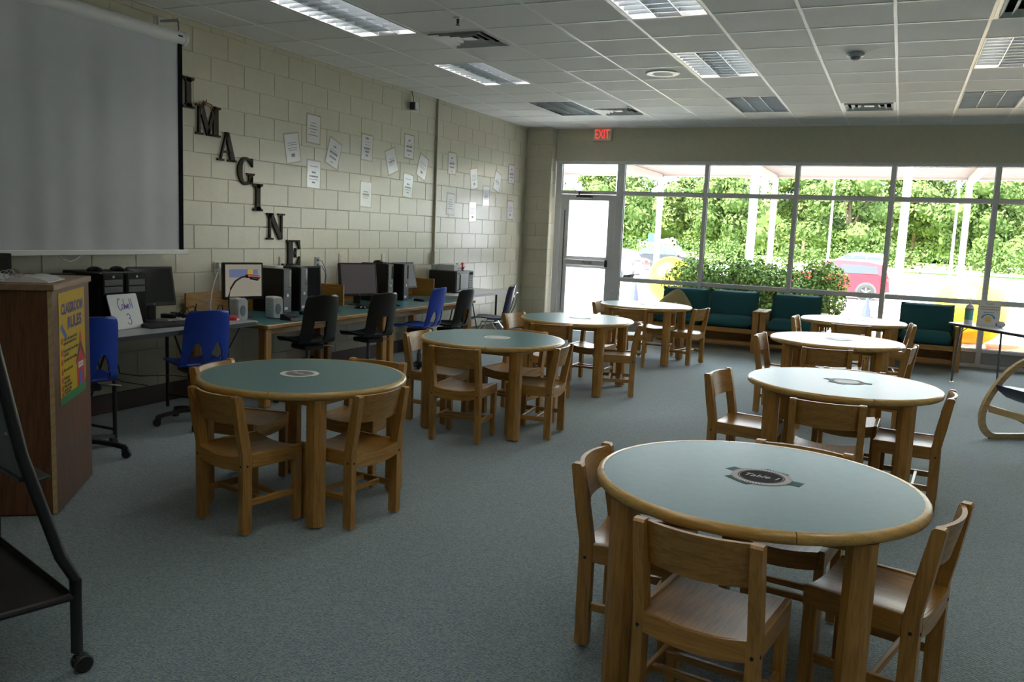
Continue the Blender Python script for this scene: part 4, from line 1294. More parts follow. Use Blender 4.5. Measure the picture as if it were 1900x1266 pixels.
# ------------------------------------------------------------------ plastic task chairs
def interp(tab, s):
    for (a, va), (b, vb) in zip(tab[:-1], tab[1:]):
        if s <= b:
            f = (s - a) / (b - a)
            return [p + (q - p) * f for p, q in zip(va, vb)]
    return tab[-1][1]
SHELL = [(0, (.235, -.030, .150)), (.08, (.215, -.006, .185)), (.2, (.12, .0, .205)), (.38, (-.05, -.010, .205)), (.46, (-.13, -.006, .200)), (.53, (-.180, .030, .198)),
         (.6, (-.205, .095, .196)), (.7, (-.222, .190, .192)), (.82, (-.240, .290, .188)), (.92, (-.258, .37, .180)), (.97, (-.266, .40, .168)), (1, (-.270, .415, .140))]
def shell_mesh(kind, mat, hs=1.0):
    nu, nv = 110, 42
    bm = bmesh.new()
    G = []
    for i in range(nu + 1):
        s = i / nu
        y, z, w = interp(SHELL, s)
        rowv = []
        for j in range(nv + 1):
            v = -1 + 2 * j / nv
            dish = .022 * (v * v)
            if s < .45: yy, zz = y, z + dish * .8 - .016 * max(0, abs(v) - .75)
            else: yy, zz = y + dish * 2.0 * min(1, (s - .45) * 8), z
            if z > 0: zz *= hs
            rowv.append(bm.verts.new((v * w * .90, yy, zz)))
        G.append(rowv)
    for i in range(nu):
        s = (i + .5) / nu
        for j in range(nv):
            hole = False
            if kind == 'two':
                f = (s - .485) / .20
                if 0 < f < 1:
                    for cc in (12.0, 30.0):
                        if abs(j + .5 - cc) < 6.0 * sqrt(1 - f * f * .99): hole = True
            elif kind == 'one' and .50 < s < .70 and 12 <= j <= 26: hole = True
            if not hole: bm.faces.new((G[i][j], G[i][j + 1], G[i + 1][j + 1], G[i + 1][j]))
    bmesh.ops.recalc_face_normals(bm, faces=bm.faces)
    bmesh.ops.solidify(bm, geom=bm.faces[:], thickness=.012 if kind != 'one' else .018)
    loose = [v for v in bm.verts if not v.link_faces]
    bmesh.ops.delete(bm, geom=loose, context='VERTS')
    bmesh.ops.recalc_face_normals(bm, faces=bm.faces)
    me = bpy.data.meshes.new('shell')
    bm.to_mesh(me); bm.free()
    me.shade_smooth(); me.set_sharp_from_angle(angle=radians(50))
    me.materials.append(mat)
    return me
arm_m = MB().sweep([(.03, 0, .105), (.12, 0, .100), (.22, 0, .085), (.275, 0, .070)], [(-.02, -.012), (.02, -.012), (.016, .012), (-.016, .012)]).mesh('base_arm', M_black)
fork_m = MB().cbox(.255, .295, -.012, .012, .035, .075, .005).cyl(.008, .06, .085, 8, T(.275, 0, 0)).mesh('caster_fork', M_black)
wheel_m = MB().lathe([(0, -.018), (.024, -.018), (.0275, -.013), (.0275, .013), (.024, .018), (0, .018)], 16, T(.285, 0, .0275) @ RX(pi / 2), closed=False).mesh('caster', M_black)
col_m = MB().cyl(.026, .085, .22, 14).cyl(.016, .22, .44, 12).mesh('gas_column', M_steel)
hub_m = MB().cyl(.045, .075, .13, 16).mesh('hub', M_black)
def task_chair(label, x, y, rz, zs, kind, mat, hs=1.0, grp='plastic swivel chairs at the computer tables'):
    t = thing('task_chair', label, 'chair', (x, y, 0), rz, grp)
    key = (kind, mat.name, hs)
    if key not in task_chair.c: task_chair.c[key] = shell_mesh(kind, mat, hs)
    obj('shell', task_chair.c[key], t, (0, 0, zs))
    MB().cbox(-.10, .10, -.11, .11, zs - .068, zs - .026, .01).build('mechanism', M_black, t)
    MB().tube([(.08, .0, zs - .05), (.20, -.02, zs - .055), (.24, -.03, zs - .065)], .007, 8).build('lever', M_steel, t)
    MB().cyl(.026, .085, .22, 14).cyl(.016, .22, zs - .066, 12).build('gas_column', M_steel, t)
    h = obj('hub', hub_m, t)
    for i in range(5):
        a = obj('base_arm', arm_m, t, None, (0, 0, 2 * pi * i / 5 + .5))
        obj('caster_fork', fork_m, a); obj('caster', wheel_m, a)
    return t
task_chair.c = {}
FX = radians(90)      # faces the wall (-x)
task_chair('royal blue plastic swivel chair beside the lectern', .88, 3.66, FX - .35, .50, 'two', M_bluep)
task_chair('royal blue plastic swivel chair at the grey table, left of the round table', .78, 4.74, FX - .40, .46, 'two', M_bluep)
task_chair('black plastic swivel chair nearest, at the near teal computer table', .90, 5.90, FX - .32, .52, 'one', M_blackp)
task_chair('black plastic swivel chair in front of the tilted grey monitor', .95, 6.75, FX - .25, .50, 'one', M_blackp)
task_chair('royal blue plastic swivel chair at the far teal computer table', .98, 7.66, FX + .05, .51, 'two', M_bluep)
task_chair('black plastic swivel chair farthest along the computer tables', .96, 8.34, FX - .05, .46, 'one', M_blackp)
# navy chair on chrome legs
nc = thing('stacking_chair', 'navy plastic chair with chrome legs beside the corner table', 'chair', (1.03, 9.31, 0), FX + .25)
obj('shell', shell_mesh('none', M_navyp), nc, (0, 0, .47))
for s in (-1, 1):
    MB().tube([(s * .20, .20, .011), (s * .175, .15, .30), (s * .16, .10, .435), (s * .16, -.10, .435)], .011).build('front_leg', M_chrome, nc)
    MB().tube([(s * .16, -.02, .43), (s * .175, -.12, .30), (s * .21, -.24, .011)], .011).build('rear_leg', M_chrome, nc)
    MB().tube([(s * .11, -.19, .50), (s * .11, -.245, .62), (s * .11, -.27, .74), (s * .07, -.285, .79), (0, -.288, .795)], .008).build('back_rod', M_chrome, nc)
    for y in (.20, -.24): MB().cyl(.014, 0, .012, 10, T(s * .205, y, 0)).build('foot_cap', M_black, nc)

# ------------------------------------------------------------------ lectern
A = Vector((1.712, 2.859)); B = Vector((1.281, 3.417))
ang = atan2((B - A).y, (B - A).x)
lc = thing('lectern', 'dark brown wood veneer lectern carrying the classroom rules poster', 'lectern', (A.x, A.y, 0), ang)
# local: +x runs along the right-hand face away from the viewer, +y to the left
D_, W_ = .705, .50
MB().box(.02, D_ - .02, .02, W_ - .02, 0, .03).build('plinth', M_black, lc)
MB().cbox(0, D_, 0, .02, .008, 1.145, .002).build('right_panel', lectern_wood, lc)
MB().cbox(0, D_, W_ - .02, W_, .008, 1.145, .002).build('left_panel', lectern_wood, lc)
MB().cbox(0, .02, .0205, W_ - .0205, .008, 1.145, .002).build('front_panel', lectern_wood, lc)
MB().cbox(D_ - .02, D_, .0205, W_ - .0205, .9, 1.145, .002).build('back_panel', lectern_wood, lc)
MB().cbox(.0205, D_ - .0205, .0205, W_ - .0205, .50, .52, .002).build('shelf', lectern_wood, lc)
MB().cbox(-.012, D_ + .012, -.012, W_ + .012, 1.1455, 1.178, .004).build('top', wood('lectern_top_veneer', 'x', (.25, .14, .07), (.34, .20, .11), (.40, .25, .15)), lc)
MB().box(-.0015, -.0002, .0, .022, .01, 1.145).build('edge_strip', birch['x'], lc)
# rules poster on the right-hand face
po = thing('rules_poster', 'yellow classroom rules poster on the side of the lectern', 'poster', (A.x, A.y, 0), ang)
MP = Matrix(((1, 0, 0, 0), (0, 0, -1, 0), (0, 1, 0, 0), (0, 0, 0, 1)))    # u = local x, v = z, w = -y
px0, px1, pz0, pz1 = .095, .595, .545, 1.125
MB().box(px0, px1, pz0, pz1, .001, .0022, MP).build('sheet', M_yellowpaper, po, 0)
MB().prism([(px0, pz0), (px1, pz0), (px1, pz0 + .065), (px0 + .30, pz0 + .045), (px0, pz0 + .04)], .0022, .0026, MP).build('grass_print', M_greenp, po, 0)
pc_ = (px0 + px1) / 2
for tx, sz_, u, v, mt, w in (('CLASSROOM', .075, pc_, 1.035, M_purple, .42), ('RULES', .085, pc_ + .04, .955, M_purple, .27)):
    obj('lettering', text_mesh(tx, sz_, mt, .0003, bold=.003, width=w), po, (u, -.0027, v), (pi / 2, 0, 0))
MB().prism([(.12, .945), (.145, .965), (.235, .895), (.21, .875)], .0023, .0028, MP).build('pencil_print', M_bluepr, po, 0)
RUL = [(.875, ('Come to class prepared with all', 'supplies and homework ready.')), (.815, ('Keep your hands, feet, and objects', 'to yourself.')), (.765, ('Listen when others are talking.',)),
       (.715, ('Share and take turns.',)), (.672, ('Participate in', 'class activities.')), (.630, ('Follow directions', 'and ask for help.')), (.594, ('Do your work.',))]
for v, lines in RUL:
    hnd = MB().prism([(.125, v - .016), (.15, v - .016), (.155, v + .004), (.148, v + .018), (.138, v + .006), (.13, v + .020), (.122, v + .002)], .0023, .0027, MP).build('hand_print', M_redpr, po, 0)
    for q, l in enumerate(lines):
        obj('lettering', text_mesh(l, .0235, M_inkb, .0002, bold=.0006, align='LEFT', sx=.86), po, (.165, -.0025, v + .004 - q * .021), (pi / 2, 0, 0))
MB().prism([(.415, .59), (.565, .59), (.565, .73), (.49, .80), (.415, .73)], .0027, .0030, MP).build('schoolhouse_print', M_redpr, po, 0)
MB().prism([(.40, .715), (.49, .80), (.58, .715), (.58, .735), (.51, .83), (.47, .83), (.40, .735)], .0031, .0034, MP).build('roof_print', M_brownpr, po, 0)
MB().prism([(.47, .82), (.51, .82), (.51, .86), (.49, .90), (.47, .86)], .0031, .0034, MP).build('belfry_print', M_redpr, po, 0)
MB().prism([(.465, .59), (.515, .59), (.515, .675), (.465, .675)], .0031, .0034, MP).build('door_print', M_bluepr, po, 0)
MB().prism([(.44, .69), (.54, .69), (.54, .72), (.44, .72)], .0031, .0034, MP).build('sign_print', M_white, po, 0)
obj('lettering', text_mesh('SCHOOL', .026, M_bluepr, .0002, width=.085), po, (.49, -.0036, .705), (pi / 2, 0, 0))
# open ring binder lying on the lectern
bn = thing('ring_binder', 'open white ring binder lying on top of the lectern', 'binder', (A.x, A.y, 1.178), ang)
MB().cbox(.06, .36, .03, .47, .0005, .006, .002).build('cover', M_white, bn)
for i, (y0, y1) in enumerate(((.04, .235), (.265, .46))):
    vs, fs = [], []
    for lay in (0, 1):
        for q in range(7):
            f = q / 6
            for x in (.075, .345): vs.append((x, y0 + (y1 - y0) * f, .0065 if lay == 0 else .0085 + .022 * sin(pi * f)))
    for q in range(6):
        a = q * 2
        fs += [(a, a + 1, a + 3, a + 2), (14 + a, 14 + a + 2, 14 + a + 3, 14 + a + 1), (a, a + 2, 14 + a + 2, 14 + a), (a + 1, 14 + a + 1, 14 + a + 3, a + 3)]
    MB().add(vs, fs).build('pages', M_paper, bn, 60)
for x in (.13, .21, .29):
    MB().tube([(x, .235, .006)] + [(x, .25 + .028 * cos(radians(180 - 180 * q / 8)), .02 + .035 * sin(radians(180 * q / 8))) for q in range(9)] + [(x, .265, .006)], .0025, 6).build('ring', M_chrome, bn)

# ------------------------------------------------------------------ rolling easel at the near left
ez = thing('rolling_easel', 'black steel rolling easel with caster, cut by the left edge', 'easel', (3.10, 1.865, 0), atan2(.30, -.954))
# local: +x along the easel's width (to the left in the photo), +y towards the viewer
EW = .78
lean = [(0, .0, .075), (0, .0, .33), (0, .045, .42), (0, .15, .78), (0, .235, 1.22), (0, .33, 1.72)]
for x in (0, EW):
    MB().tube([(x + p[0], p[1], p[2]) for p in lean], .0195, 12).build('upright', M_black, ez)
    MB().tube([(x, .62, .075), (x, .60, .30), (x, .26, 1.25)], .0155, 12).build('front_leg', M_black, ez)
    MB().tube([(x, .0, .27), (x, .60, .27)], .0135, 10).build('side_rail', M_black, ez)
    for y in (.0, .62):
        c_ = MB().cyl(.008, .04, .08, 8, T(x, y, 0)).cbox(x - .018, x + .018, y - .03, y + .012, .035, .06, .006).build('caster_fork', M_black, ez)
        for s in (-1, 1):
            MB().lathe([(0, -.010), (.026, -.010), (.031, -.006), (.031, .006), (.026, .010), (0, .010)], 18, T(x + s * .014, y - .015, .031) @ RY(pi / 2), closed=False).build('caster_wheel', M_black, c_)
sh = MB().box(.02, EW - .02, .012, .595, .255, .258).box(.02, EW - .02, .010, .013, .255, .285).box(.02, EW - .02, .593, .596, .255, .285).build('lower_shelf', M_black, ez)
bd = MB()
a_ = atan2(.235 - .15, 1.22 - .78)
Mb = T(0, .145, .70) @ RX(-a_ + 0)
MB().cbox(.02, EW - .02, -.006, .006, .0, 1.0, .003, Mb).build('board', plain('grey_board_back', (.16, .18, .20), .5), ez)
for x0, x1 in ((.017, .045), (EW - .045, EW - .017)): MB().cbox(x0, x1, -.02, -.0065, -.02, 1.02, .003, Mb).build('board_edge', birch['y'], ez)
MB().cbox(.0, EW, -.075, -.022, -.03, -.018, .003, Mb).build('pen_tray', M_black, ez)
MB().cbox(.02, EW - .02, -.01, .01, -.018, -.002, .003, Mb).build('bottom_rail', M_black, ez)
for x in (.0, EW): MB().lathe([(0, 0), (.009, 0), (.006, .006), (0, .006)], 10, T(x, .19, .85) @ RX(-pi / 2), closed=False).build('screw', M_chrome, ez)

# ------------------------------------------------------------------ lounge seating under the windows
def cushion(w, d, h, r, name, mat, parent, M, soft=.45):
    """soft box: rounded edges, slightly crowned"""
    nx = 10; ny = 8
    bm = bmesh.new()
    def f(u):   # superellipse falloff
        return (1 - abs(u) ** 5) ** .35
    top, bot = [], []
    for j in range(ny + 1):
        tr_, br_ = [], []
        for i in range(nx + 1):
            u, v = -1 + 2 * i / nx, -1 + 2 * j / ny
            uu = math.copysign(abs(u) ** .8, u); vv = math.copysign(abs(v) ** .8, v)
            k = f(uu) * f(vv)
            z = h / 2 * ((1 - soft) * (1 if k > 0 else 0) + soft * k)
            p = Vector((uu * w / 2, vv * d / 2, z + .012 * k)); q = Vector((uu * w / 2, vv * d / 2, -z))
            tr_.append(bm.verts.new(M @ p)); br_.append(bm.verts.new(M @ q))
        top.append(tr_); bot.append(br_)
    for j in range(ny):
        for i in range(nx):
            bm.faces.new((top[j][i], top[j][i + 1], top[j + 1][i + 1], top[j + 1][i]))
            bm.faces.new((bot[j][i], bot[j + 1][i], bot[j + 1][i + 1], bot[j][i + 1]))
    for i in range(nx):
        bm.faces.new((top[0][i], bot[0][i], bot[0][i + 1], top[0][i + 1])); bm.faces.new((top[ny][i], top[ny][i + 1], bot[ny][i + 1], bot[ny][i]))
    for j in range(ny):
        bm.faces.new((top[j][0], top[j + 1][0], bot[j + 1][0], bot[j][0])); bm.faces.new((top[j][nx], bot[j][nx], bot[j + 1][nx], top[j + 1][nx]))
    bmesh.ops.remove_doubles(bm, verts=bm.verts, dist=.0005)
    bmesh.ops.recalc_face_normals(bm, faces=bm.faces)
    me = bpy.data.meshes.new(name)
    bm.to_mesh(me); bm.free()
    me.shade_smooth(); me.set_sharp_from_angle(angle=radians(75))
    me.materials.append(mat)
    return obj(name, me, parent)
def lounge(label, x0, x1, seats, name, cat, rz=0.0):
    """front faces -y; local origin at the front left floor corner"""
    t = thing(name, label, cat, (x0, 11.97, 0), rz)
    W = x1 - x0
    D = .60
    for xa in (0, W - .085):
        MB().cbox(xa, xa + .085, 0, .045, 0, .545, .005).build('arm_post', oak['z'], t)
        MB().cbox(xa, xa + .085, D - .06, D - .015, 0, .545, .005).build('arm_post', oak['z'], t)
        MB().cbox(xa - .004, xa + .089, -.012, D, .5455, .577, .006).build('arm_top', oak['y'], t)
        MB().cbox(xa + .03, xa + .055, .0455, D - .061, .06, .545, .003).build('arm_panel', oak['y'], t)
    MB().cbox(.0855, W - .0855, .02, .045, .255, .32, .004).build('front_rail', oak['x'], t)
    MB().cbox(.0855, W - .0855, .05, .07, .09, .135, .003).build('bottom_rail', oak['x'], t)
    MB().cbox(.0855, W - .0855, D - .05, D - .03, .09, .45, .003).build('back_panel', oak['x'], t)
    MB().box(.0855, W - .0855, .046, D - .051, .30, .32).build('seat_deck', M_black, t)
    sw = (W - .172) / seats
    for i in range(seats):
        cx = .086 + sw * (i + .5)
        cushion(sw - .004, .50, .145, .03, 'seat_cushion', M_teal, t, T(cx, .255, .395))
        cushion(sw - .004, .44, .125, .03, 'back_cushion', M_teal, t, T(cx, .475, .60) @ RX(radians(78)))
    return t
lounge('teal upholstered oak loveseat under the window', 2.24, 3.80, 2, 'loveseat', 'sofa')
lounge('teal upholstered oak armchair touching the loveseat arm', 3.815, 4.65, 1, 'lounge_armchair', 'armchair')
lounge('teal upholstered oak armchair standing alone left of the sanitizer table', 5.47, 6.29, 1, 'lounge_armchair', 'armchair')
# tan pillow slumped on the loveseat
pil = thing('throw_pillow', 'tan burlap pillow slumped on the left end of the loveseat', 'pillow', (2.55, 12.20, .482))
pm_ = MB()
prof = [(0, 0), (.20, 0), (.265, .025), (.275, .06), (.235, .12), (.165, .20), (.10, .265), (.055, .30), (.02, .315), (0, .317)]
pm_.lathe(prof, 22, Matrix(((1.0, 0, .12, 0), (0, .50, .22, 0), (0, 0, 1, 0), (0, 0, 0, 1))), closed=False)
pm_.build('cover', M_tan, pil, 60)
MB().tube([(.272 * cos(2 * pi * i / 24), .137 * sin(2 * pi * i / 24) + .01, .045) for i in range(24)], .006, 6, loop=True).build('seam', M_tan, pil)

# ------------------------------------------------------------------ sanitizer table at the right
e1 = Vector((.562, -.827)); e2 = Vector((.827, .562))
st = thing('side_table', 'white-topped table with black edge holding the sanitizer bottle', 'table', (6.06, 11.08, 0), atan2(e1.y, e1.x))
# local +x towards the viewer along the long edge, +y away to the right
ZS = .695
MB().prism(rrect(1.5, .74, .04, 4, .75, .37), ZS - .006, ZS).build('table_top', M_whitetop, st, 0)
MB().prism(rrect(1.508, .748, .044, 4, .75, .37), ZS - .032, ZS - .0065).build('edge_band', M_black, st, 0)
for x in (.10, 1.40):
    for y, dy in ((.10, -.03), (.64, .03)):
        l = MB().tube([(x, y, ZS - .032), (x - .01, y + dy * .6, .30), (x - .015, y + dy, .012)], .012, 10).build('leg', M_steel, st)
        MB().lathe([(0, 0), (.026, 0), (.022, .008), (.008, .014), (0, .014)], 14, T(x - .015, y + dy, 0), closed=False).build('glide', M_chrome, l)
        MB().tube([(x, y, .58), (x + (.13 if x < 1 else -.13), y, ZS - .034)], .006, 8).build('brace', M_chrome, l)
def onst(u, v): 
    p = Vector((6.06, 11.08)) + e1 * u + e2 * v
    return (p.x, p.y, ZS)
bt = thing('sanitizer_bottle', 'clear pump bottle of sanitizer with green label', 'bottle', onst(.165, .14), -.2)
M_clear = plain('milky_clear_plastic', (.66, .68, .74), .15)
MB().lathe([(0, .0005), (.044, .0005), (.046, .01), (.046, .19), (.036, .215), (.014, .232), (.014, .245), (0, .245)], 24, closed=False).build('body', M_clear, bt)
lbm = MB().lathe([(.0465, .05), (.0468, .05), (.0468, .165), (.0465, .165)], 24).build('label', plain('green_label', (.10, .33, .30), .4), bt)
MB().lathe([(.0469, .166), (.0472, .166), (.0472, .180), (.0469, .180)], 24).build('red_band', M_redpr, bt)
MB().cyl(.016, .245, .262, 14).build('pump_collar', M_white, bt)
MB().tube([(0, 0, .262), (0, 0, .292), (-.005, 0, .295), (-.045, 0, .290)], .005, 8).build('pump_spout', M_white, bt)
sg = thing('tabletop_sign', 'white sign in a slanted holder beside the sanitizer bottle', 'sign', onst(.40, .20), radians(-8))
Msg = T(0, 0, .0025) @ RX(radians(-10)) @ M_WB
MB().box(-.11, .11, .0, .285, -.002, .0, Msg).build('sheet', M_paper, sg, 0)
MB().box(-.113, .113, -.001, .288, -.006, -.0025, Msg).box(-.113, .113, -.0, .004, -.09, -.006, Msg).build('holder', M_clear, sg, 0)
obj('lettering', text_mesh('PLEASE', .024, M_ink, .0002), sg).matrix_local = Msg @ T(0, .25, .0006)
pr = MB()
for v, w in ((.215, .17), (.19, .17), (.155, .10)):
    u = -w / 2
    while u < w / 2:
        pr.box(u, u + .016, v - .004, v + .004, .0003, .0006, Msg); u += .021
pr.build('print', M_ink, sg, 0)
MB().prism([(.055 * cos(a) * 1.3, .085 + .055 * sin(a)) for a in [pi * i / 10 for i in range(11)]] + [(.040 * cos(a) * 1.3, .085 + .040 * sin(a)) for a in [pi * i / 10 for i in range(10, -1, -1)]], .0003, .0006, Msg).build('blue_arch', plain('sky_blue_print', (.12, .32, .6), .4), sg, 0)
MB().prism([(.034 * cos(a), .075 + .034 * sin(a)) for a in [2 * pi * i / 16 for i in range(16)]], .0003, .0006, Msg).build('yellow_disc', plain('soft_yellow_print', (.75, .6, .18), .4), sg, 0)
wp = thing('wipes_packet', 'small crumpled white packet right of the tabletop sign', 'packet', onst(.53, .26), .4)
rb = MB(); random.seed(11)
vs, fs = [], []
for i in range(6):
    for j in range(7):
        a = 2 * pi * j / 7
        s = sin(pi * (i + .6) / 6.5)
        vs.append(((.05 * s + .010 * random.random()) * cos(a), (.035 * s + .008 * random.random()) * sin(a), .0005 + i * .014))
for i in range(5):
    for j in range(7): fs.append((i * 7 + j, i * 7 + (j + 1) % 7, (i + 1) * 7 + (j + 1) % 7, (i + 1) * 7 + j))
fs += [tuple(range(7))[::-1], tuple(35 + j for j in range(7))]
rb.add(vs, fs).build('wrapper', M_offwhite, wp, 70)
MB().box(-.052, -.0505, -.012, .004, .02, .045).build('print', M_inkb, wp)

# ------------------------------------------------------------------ bentwood lounge chair at the right edge
bc = thing('bentwood_chair', 'pale bentwood lounge chair with navy seat, cut by the right edge', 'chair', (6.55, 7.37, 0), radians(35))
strip = [(-.008, -.0275), (.008, -.0275), (.008, .0275), (-.008, .0275)]
loopp = [(.78, .02), (.45, .018), (.20, .018), (.12, .022), (.07, .045), (.025, .095), (.005, .16), (.008, .24), (.04, .33), (.10, .43), (.18, .53), (.28, .61), (.40, .665), (.54, .685), (.70, .675)]
def smooth(pts, n=3):
    out = []
    for i in range(len(pts) - 1):
        p0, p1, p2, p3 = [Vector(pts[max(0, min(len(pts) - 1, i + k))]) for k in (-1, 0, 1, 2)]
        for q in range(n):
            t = q / n
            out.append(.5 * ((2 * p1) + (p2 - p0) * t + (2 * p0 - 5 * p1 + 4 * p2 - p3) * t * t + (3 * p1 - p0 - 3 * p2 + p3) * t ** 3))
    out.append(Vector(pts[-1]))
    return out
for y in (0, .58):
    MB().sweep([(p.x, y, p.y) for p in smooth(loopp)], [(-.024, -.017), (.024, -.017), (.024, .017), (-.024, .017)], up=(0, 1, 0), M=None).build('bent_frame', birch['x'], bc, 40)
    MB().sweep([(.022, y + (.0 if y else .0), .275), (.30, y, .19), (.60, y, .06), (.70, y, .030)], [(-.02, -.007), (.02, -.007), (.02, .007), (-.02, .007)], up=(0, 1, 0)).build('side_brace', birch['x'], bc, 40)
    for x in (.10, .74): MB().cyl(.013, 0, .011, 10, T(x, y, 0)).build('glide', M_black, bc)
for p in ((.05, .255), (.66, .045)): MB().cbox(p[0] - .01, p[0] + .01, .017, .563, p[1] - .028, p[1] + .028, .003).build('cross_rail', birch['y'], bc)
vs, fs = [], []
prof = [(.075, .455), (.20, .445), (.36, .425), (.52, .40), (.60, .39), (.60, .32), (.44, .30), (.30, .315), (.18, .355), (.10, .41)]
MB().prism(prof, -.55, -.03, RX(pi / 2)).build('seat_cushion', M_navyf, bc, 50)
MB().prism([(.585, .36), (.63, .34), (.83, .92), (.79, .94)], -.55, -.03, RX(pi / 2)).build('back_cushion', M_navyf, bc, 50)
MB().prism([(.595, .33), (.615, .32), (.85, .95), (.83, .96)], -.565, -.55, RX(pi / 2)).prism([(.595, .33), (.615, .32), (.85, .95), (.83, .96)], -.03, -.015, RX(pi / 2)).build('back_frame', birch['x'], bc)

# ------------------------------------------------------------------ outdoors
def ext_mat(name, c0, c1, scale=6, rough=.9):
    m, nt, b = _new(name)
    no = N(nt, 'ShaderNodeTexNoise'); no.inputs['Detail'].default_value = 6
    nt.links.new(coords(nt, (scale,) * 3, rnd=False), no.inputs['Vector'])
    r = ramp(nt, [(.35, c0), (.65, c1)])
    nt.links.new(no.outputs[0], r.inputs[0]); nt.links.new(r.outputs[0], b.inputs['Base Color'])
    b.inputs['Roughness'].default_value = rough
    b.inputs['Specular IOR Level'].default_value = .06
    return m
ZO = -.10
M_conc = ext_mat('pale_concrete', (.55, .53, .50), (.62, .60, .57))
M_asph = ext_mat('sunbleached_paving', (.42, .41, .40), (.50, .49, .47), 9)
M_grass = ext_mat('dry_grass', (.30, .36, .12), (.42, .46, .20), 3)
M_mulch = ext_mat('orange_mulch', (.13, .045, .018), (.27, .125, .065), 40)
for nm, y0, y1, m, lb, c, z in (('walkway', 12.9, 27.0, M_conc, 'pale concrete walkway outside the windows', 'pavement', ZO), ('parking_lot', 27.0, 86.0, M_asph, 'sunlit parking lot beyond the walkway', 'pavement', -.80), ('lawn', 86.0, 190, M_grass, 'pale grass field before the tree line', 'lawn', -.45)):
    tag(MB().box(-90, 90, y0, y1, z - .2, z).build(nm, m, None, 0), lb, c, kind='structure')
mu = MB().box(4.9, 10.5, 12.95, 16.7, ZO, ZO + .05).build('mulch_bed', M_mulch, None, 0)
tag(mu, 'bed of orange brown mulch outside the right-hand windows', 'mulch', kind='stuff')
mu2 = MB().box(1.9, 4.85, 13.2, 15.4, ZO, ZO + .05).build('hedge_bed', M_mulch, None, 0)
tag(mu2, 'strip of brown mulch under the hedge', 'mulch', kind='stuff')

# yellow concrete spheres and blue cones
M_yel = plain('yellow_painted_concrete', (.85, .52, .015), .5, var=.06, scale=8)
for x, y, lb in ((6.62, 15.95, 'big yellow painted sphere outside behind the sanitizer table'), (.31, 21.0, 'big yellow painted sphere outside near the glass door')):
    t = thing('bollard_sphere', lb, 'bollard', (x, y, ZO + (.05 if y < 17 else 0)), 0, 'yellow spheres outside')
    MB().lathe([(0, .01)] + [(.58 * sin(a), .59 - .58 * cos(a)) for a in [pi * i / 20 for i in range(1, 20)]] + [(0, 1.17)], 36, closed=False).build('ball', M_yel, t)
    MB().lathe([(0, 0), (.30, 0), (.27, .06), (0, .06)], 24, closed=False).build('footing', M_conc, t)
M_cone = plain('blue_cone_plastic', (.03, .035, .33), .4)
for x, y, lb in ((-.35, 20.2, 'blue cone outside left of the yellow sphere near the door'), (4.92, 20.2, 'blue cone outside in front of the red car')):
    t = thing('safety_cone', lb, 'cone', (x, y, ZO), 0, 'blue cones outside')
    MB().cbox(-.17, .17, -.17, .17, 0, .03, .008).build('base', M_cone, t)
    MB().lathe([(.12, .03), (.025, .50), (.018, .50), (0, .50)], 20, closed=False).build('body', M_cone, t)

# covered walkway
M_deck = plain('canopy_deck', (.30, .24, .23), .5, var=.03)
M_postw = plain('white_post_paint', (.62, .60, .59), .4, var=.02)
M_postp = plain('pinkish_post_paint', (.42, .30, .28), .45, var=.03)
cn = thing('walkway_canopy', 'covered walkway roof with ribbed pale deck and posts', 'canopy', (0, 0, ZO))
ZC = 3.52
for i in range(15):
    y = 20.6 + i * .30
    MB().box(-12, 24, y, y + .285, ZC, ZC + .03).box(-12, 24, y + .24, y + .285, ZC - .04, ZC).build('deck_rib', M_deck, cn, 0)
MB().box(-12, 24, 24.95, 25.1, ZC - .10, ZC + .10).build('far_beam', M_deck, cn, 0)
MB().box(-12, 24, 20.45, 20.6, ZC - .06, ZC + .04).build('near_beam', M_deck, cn, 0)
cols = [plain('red_fascia', (.50, .04, .06), .4), M_postw, plain('cream_fascia', (.80, .74, .35), .4)]
for i in range(44):
    x = -12 + i * .82
    m = (cols[0] if i % 2 else M_postw) if x < 5.3 else (cols[2] if i % 3 else M_postw)
    MB().box(x + .004, x + .816, 20.40, 20.45, ZC - .13, ZC + .14).build('fascia_panel', m, cn, 0)
for x in (-7.4, -4.2, -.98, 2.27, 5.49, 8.75, 12.0, 15.3):
    MB().cbox(x - .085, x + .085, 20.44, 20.60, 0, ZC - .06, .01).build('near_post', M_postw, cn)
for x in (-7.6, -4.4, -1.15, 2.12, 6.95, 8.8, 12.1):
    MB().cbox(x - .075, x + .075, 24.95, 25.10, 0, ZC - .10, .01).build('far_post', M_postp, cn)
    MB().box(x - .06, x + .06, 20.6, 24.95, ZC - .22, ZC - .04).build('cross_beam', M_deck, cn, 0)

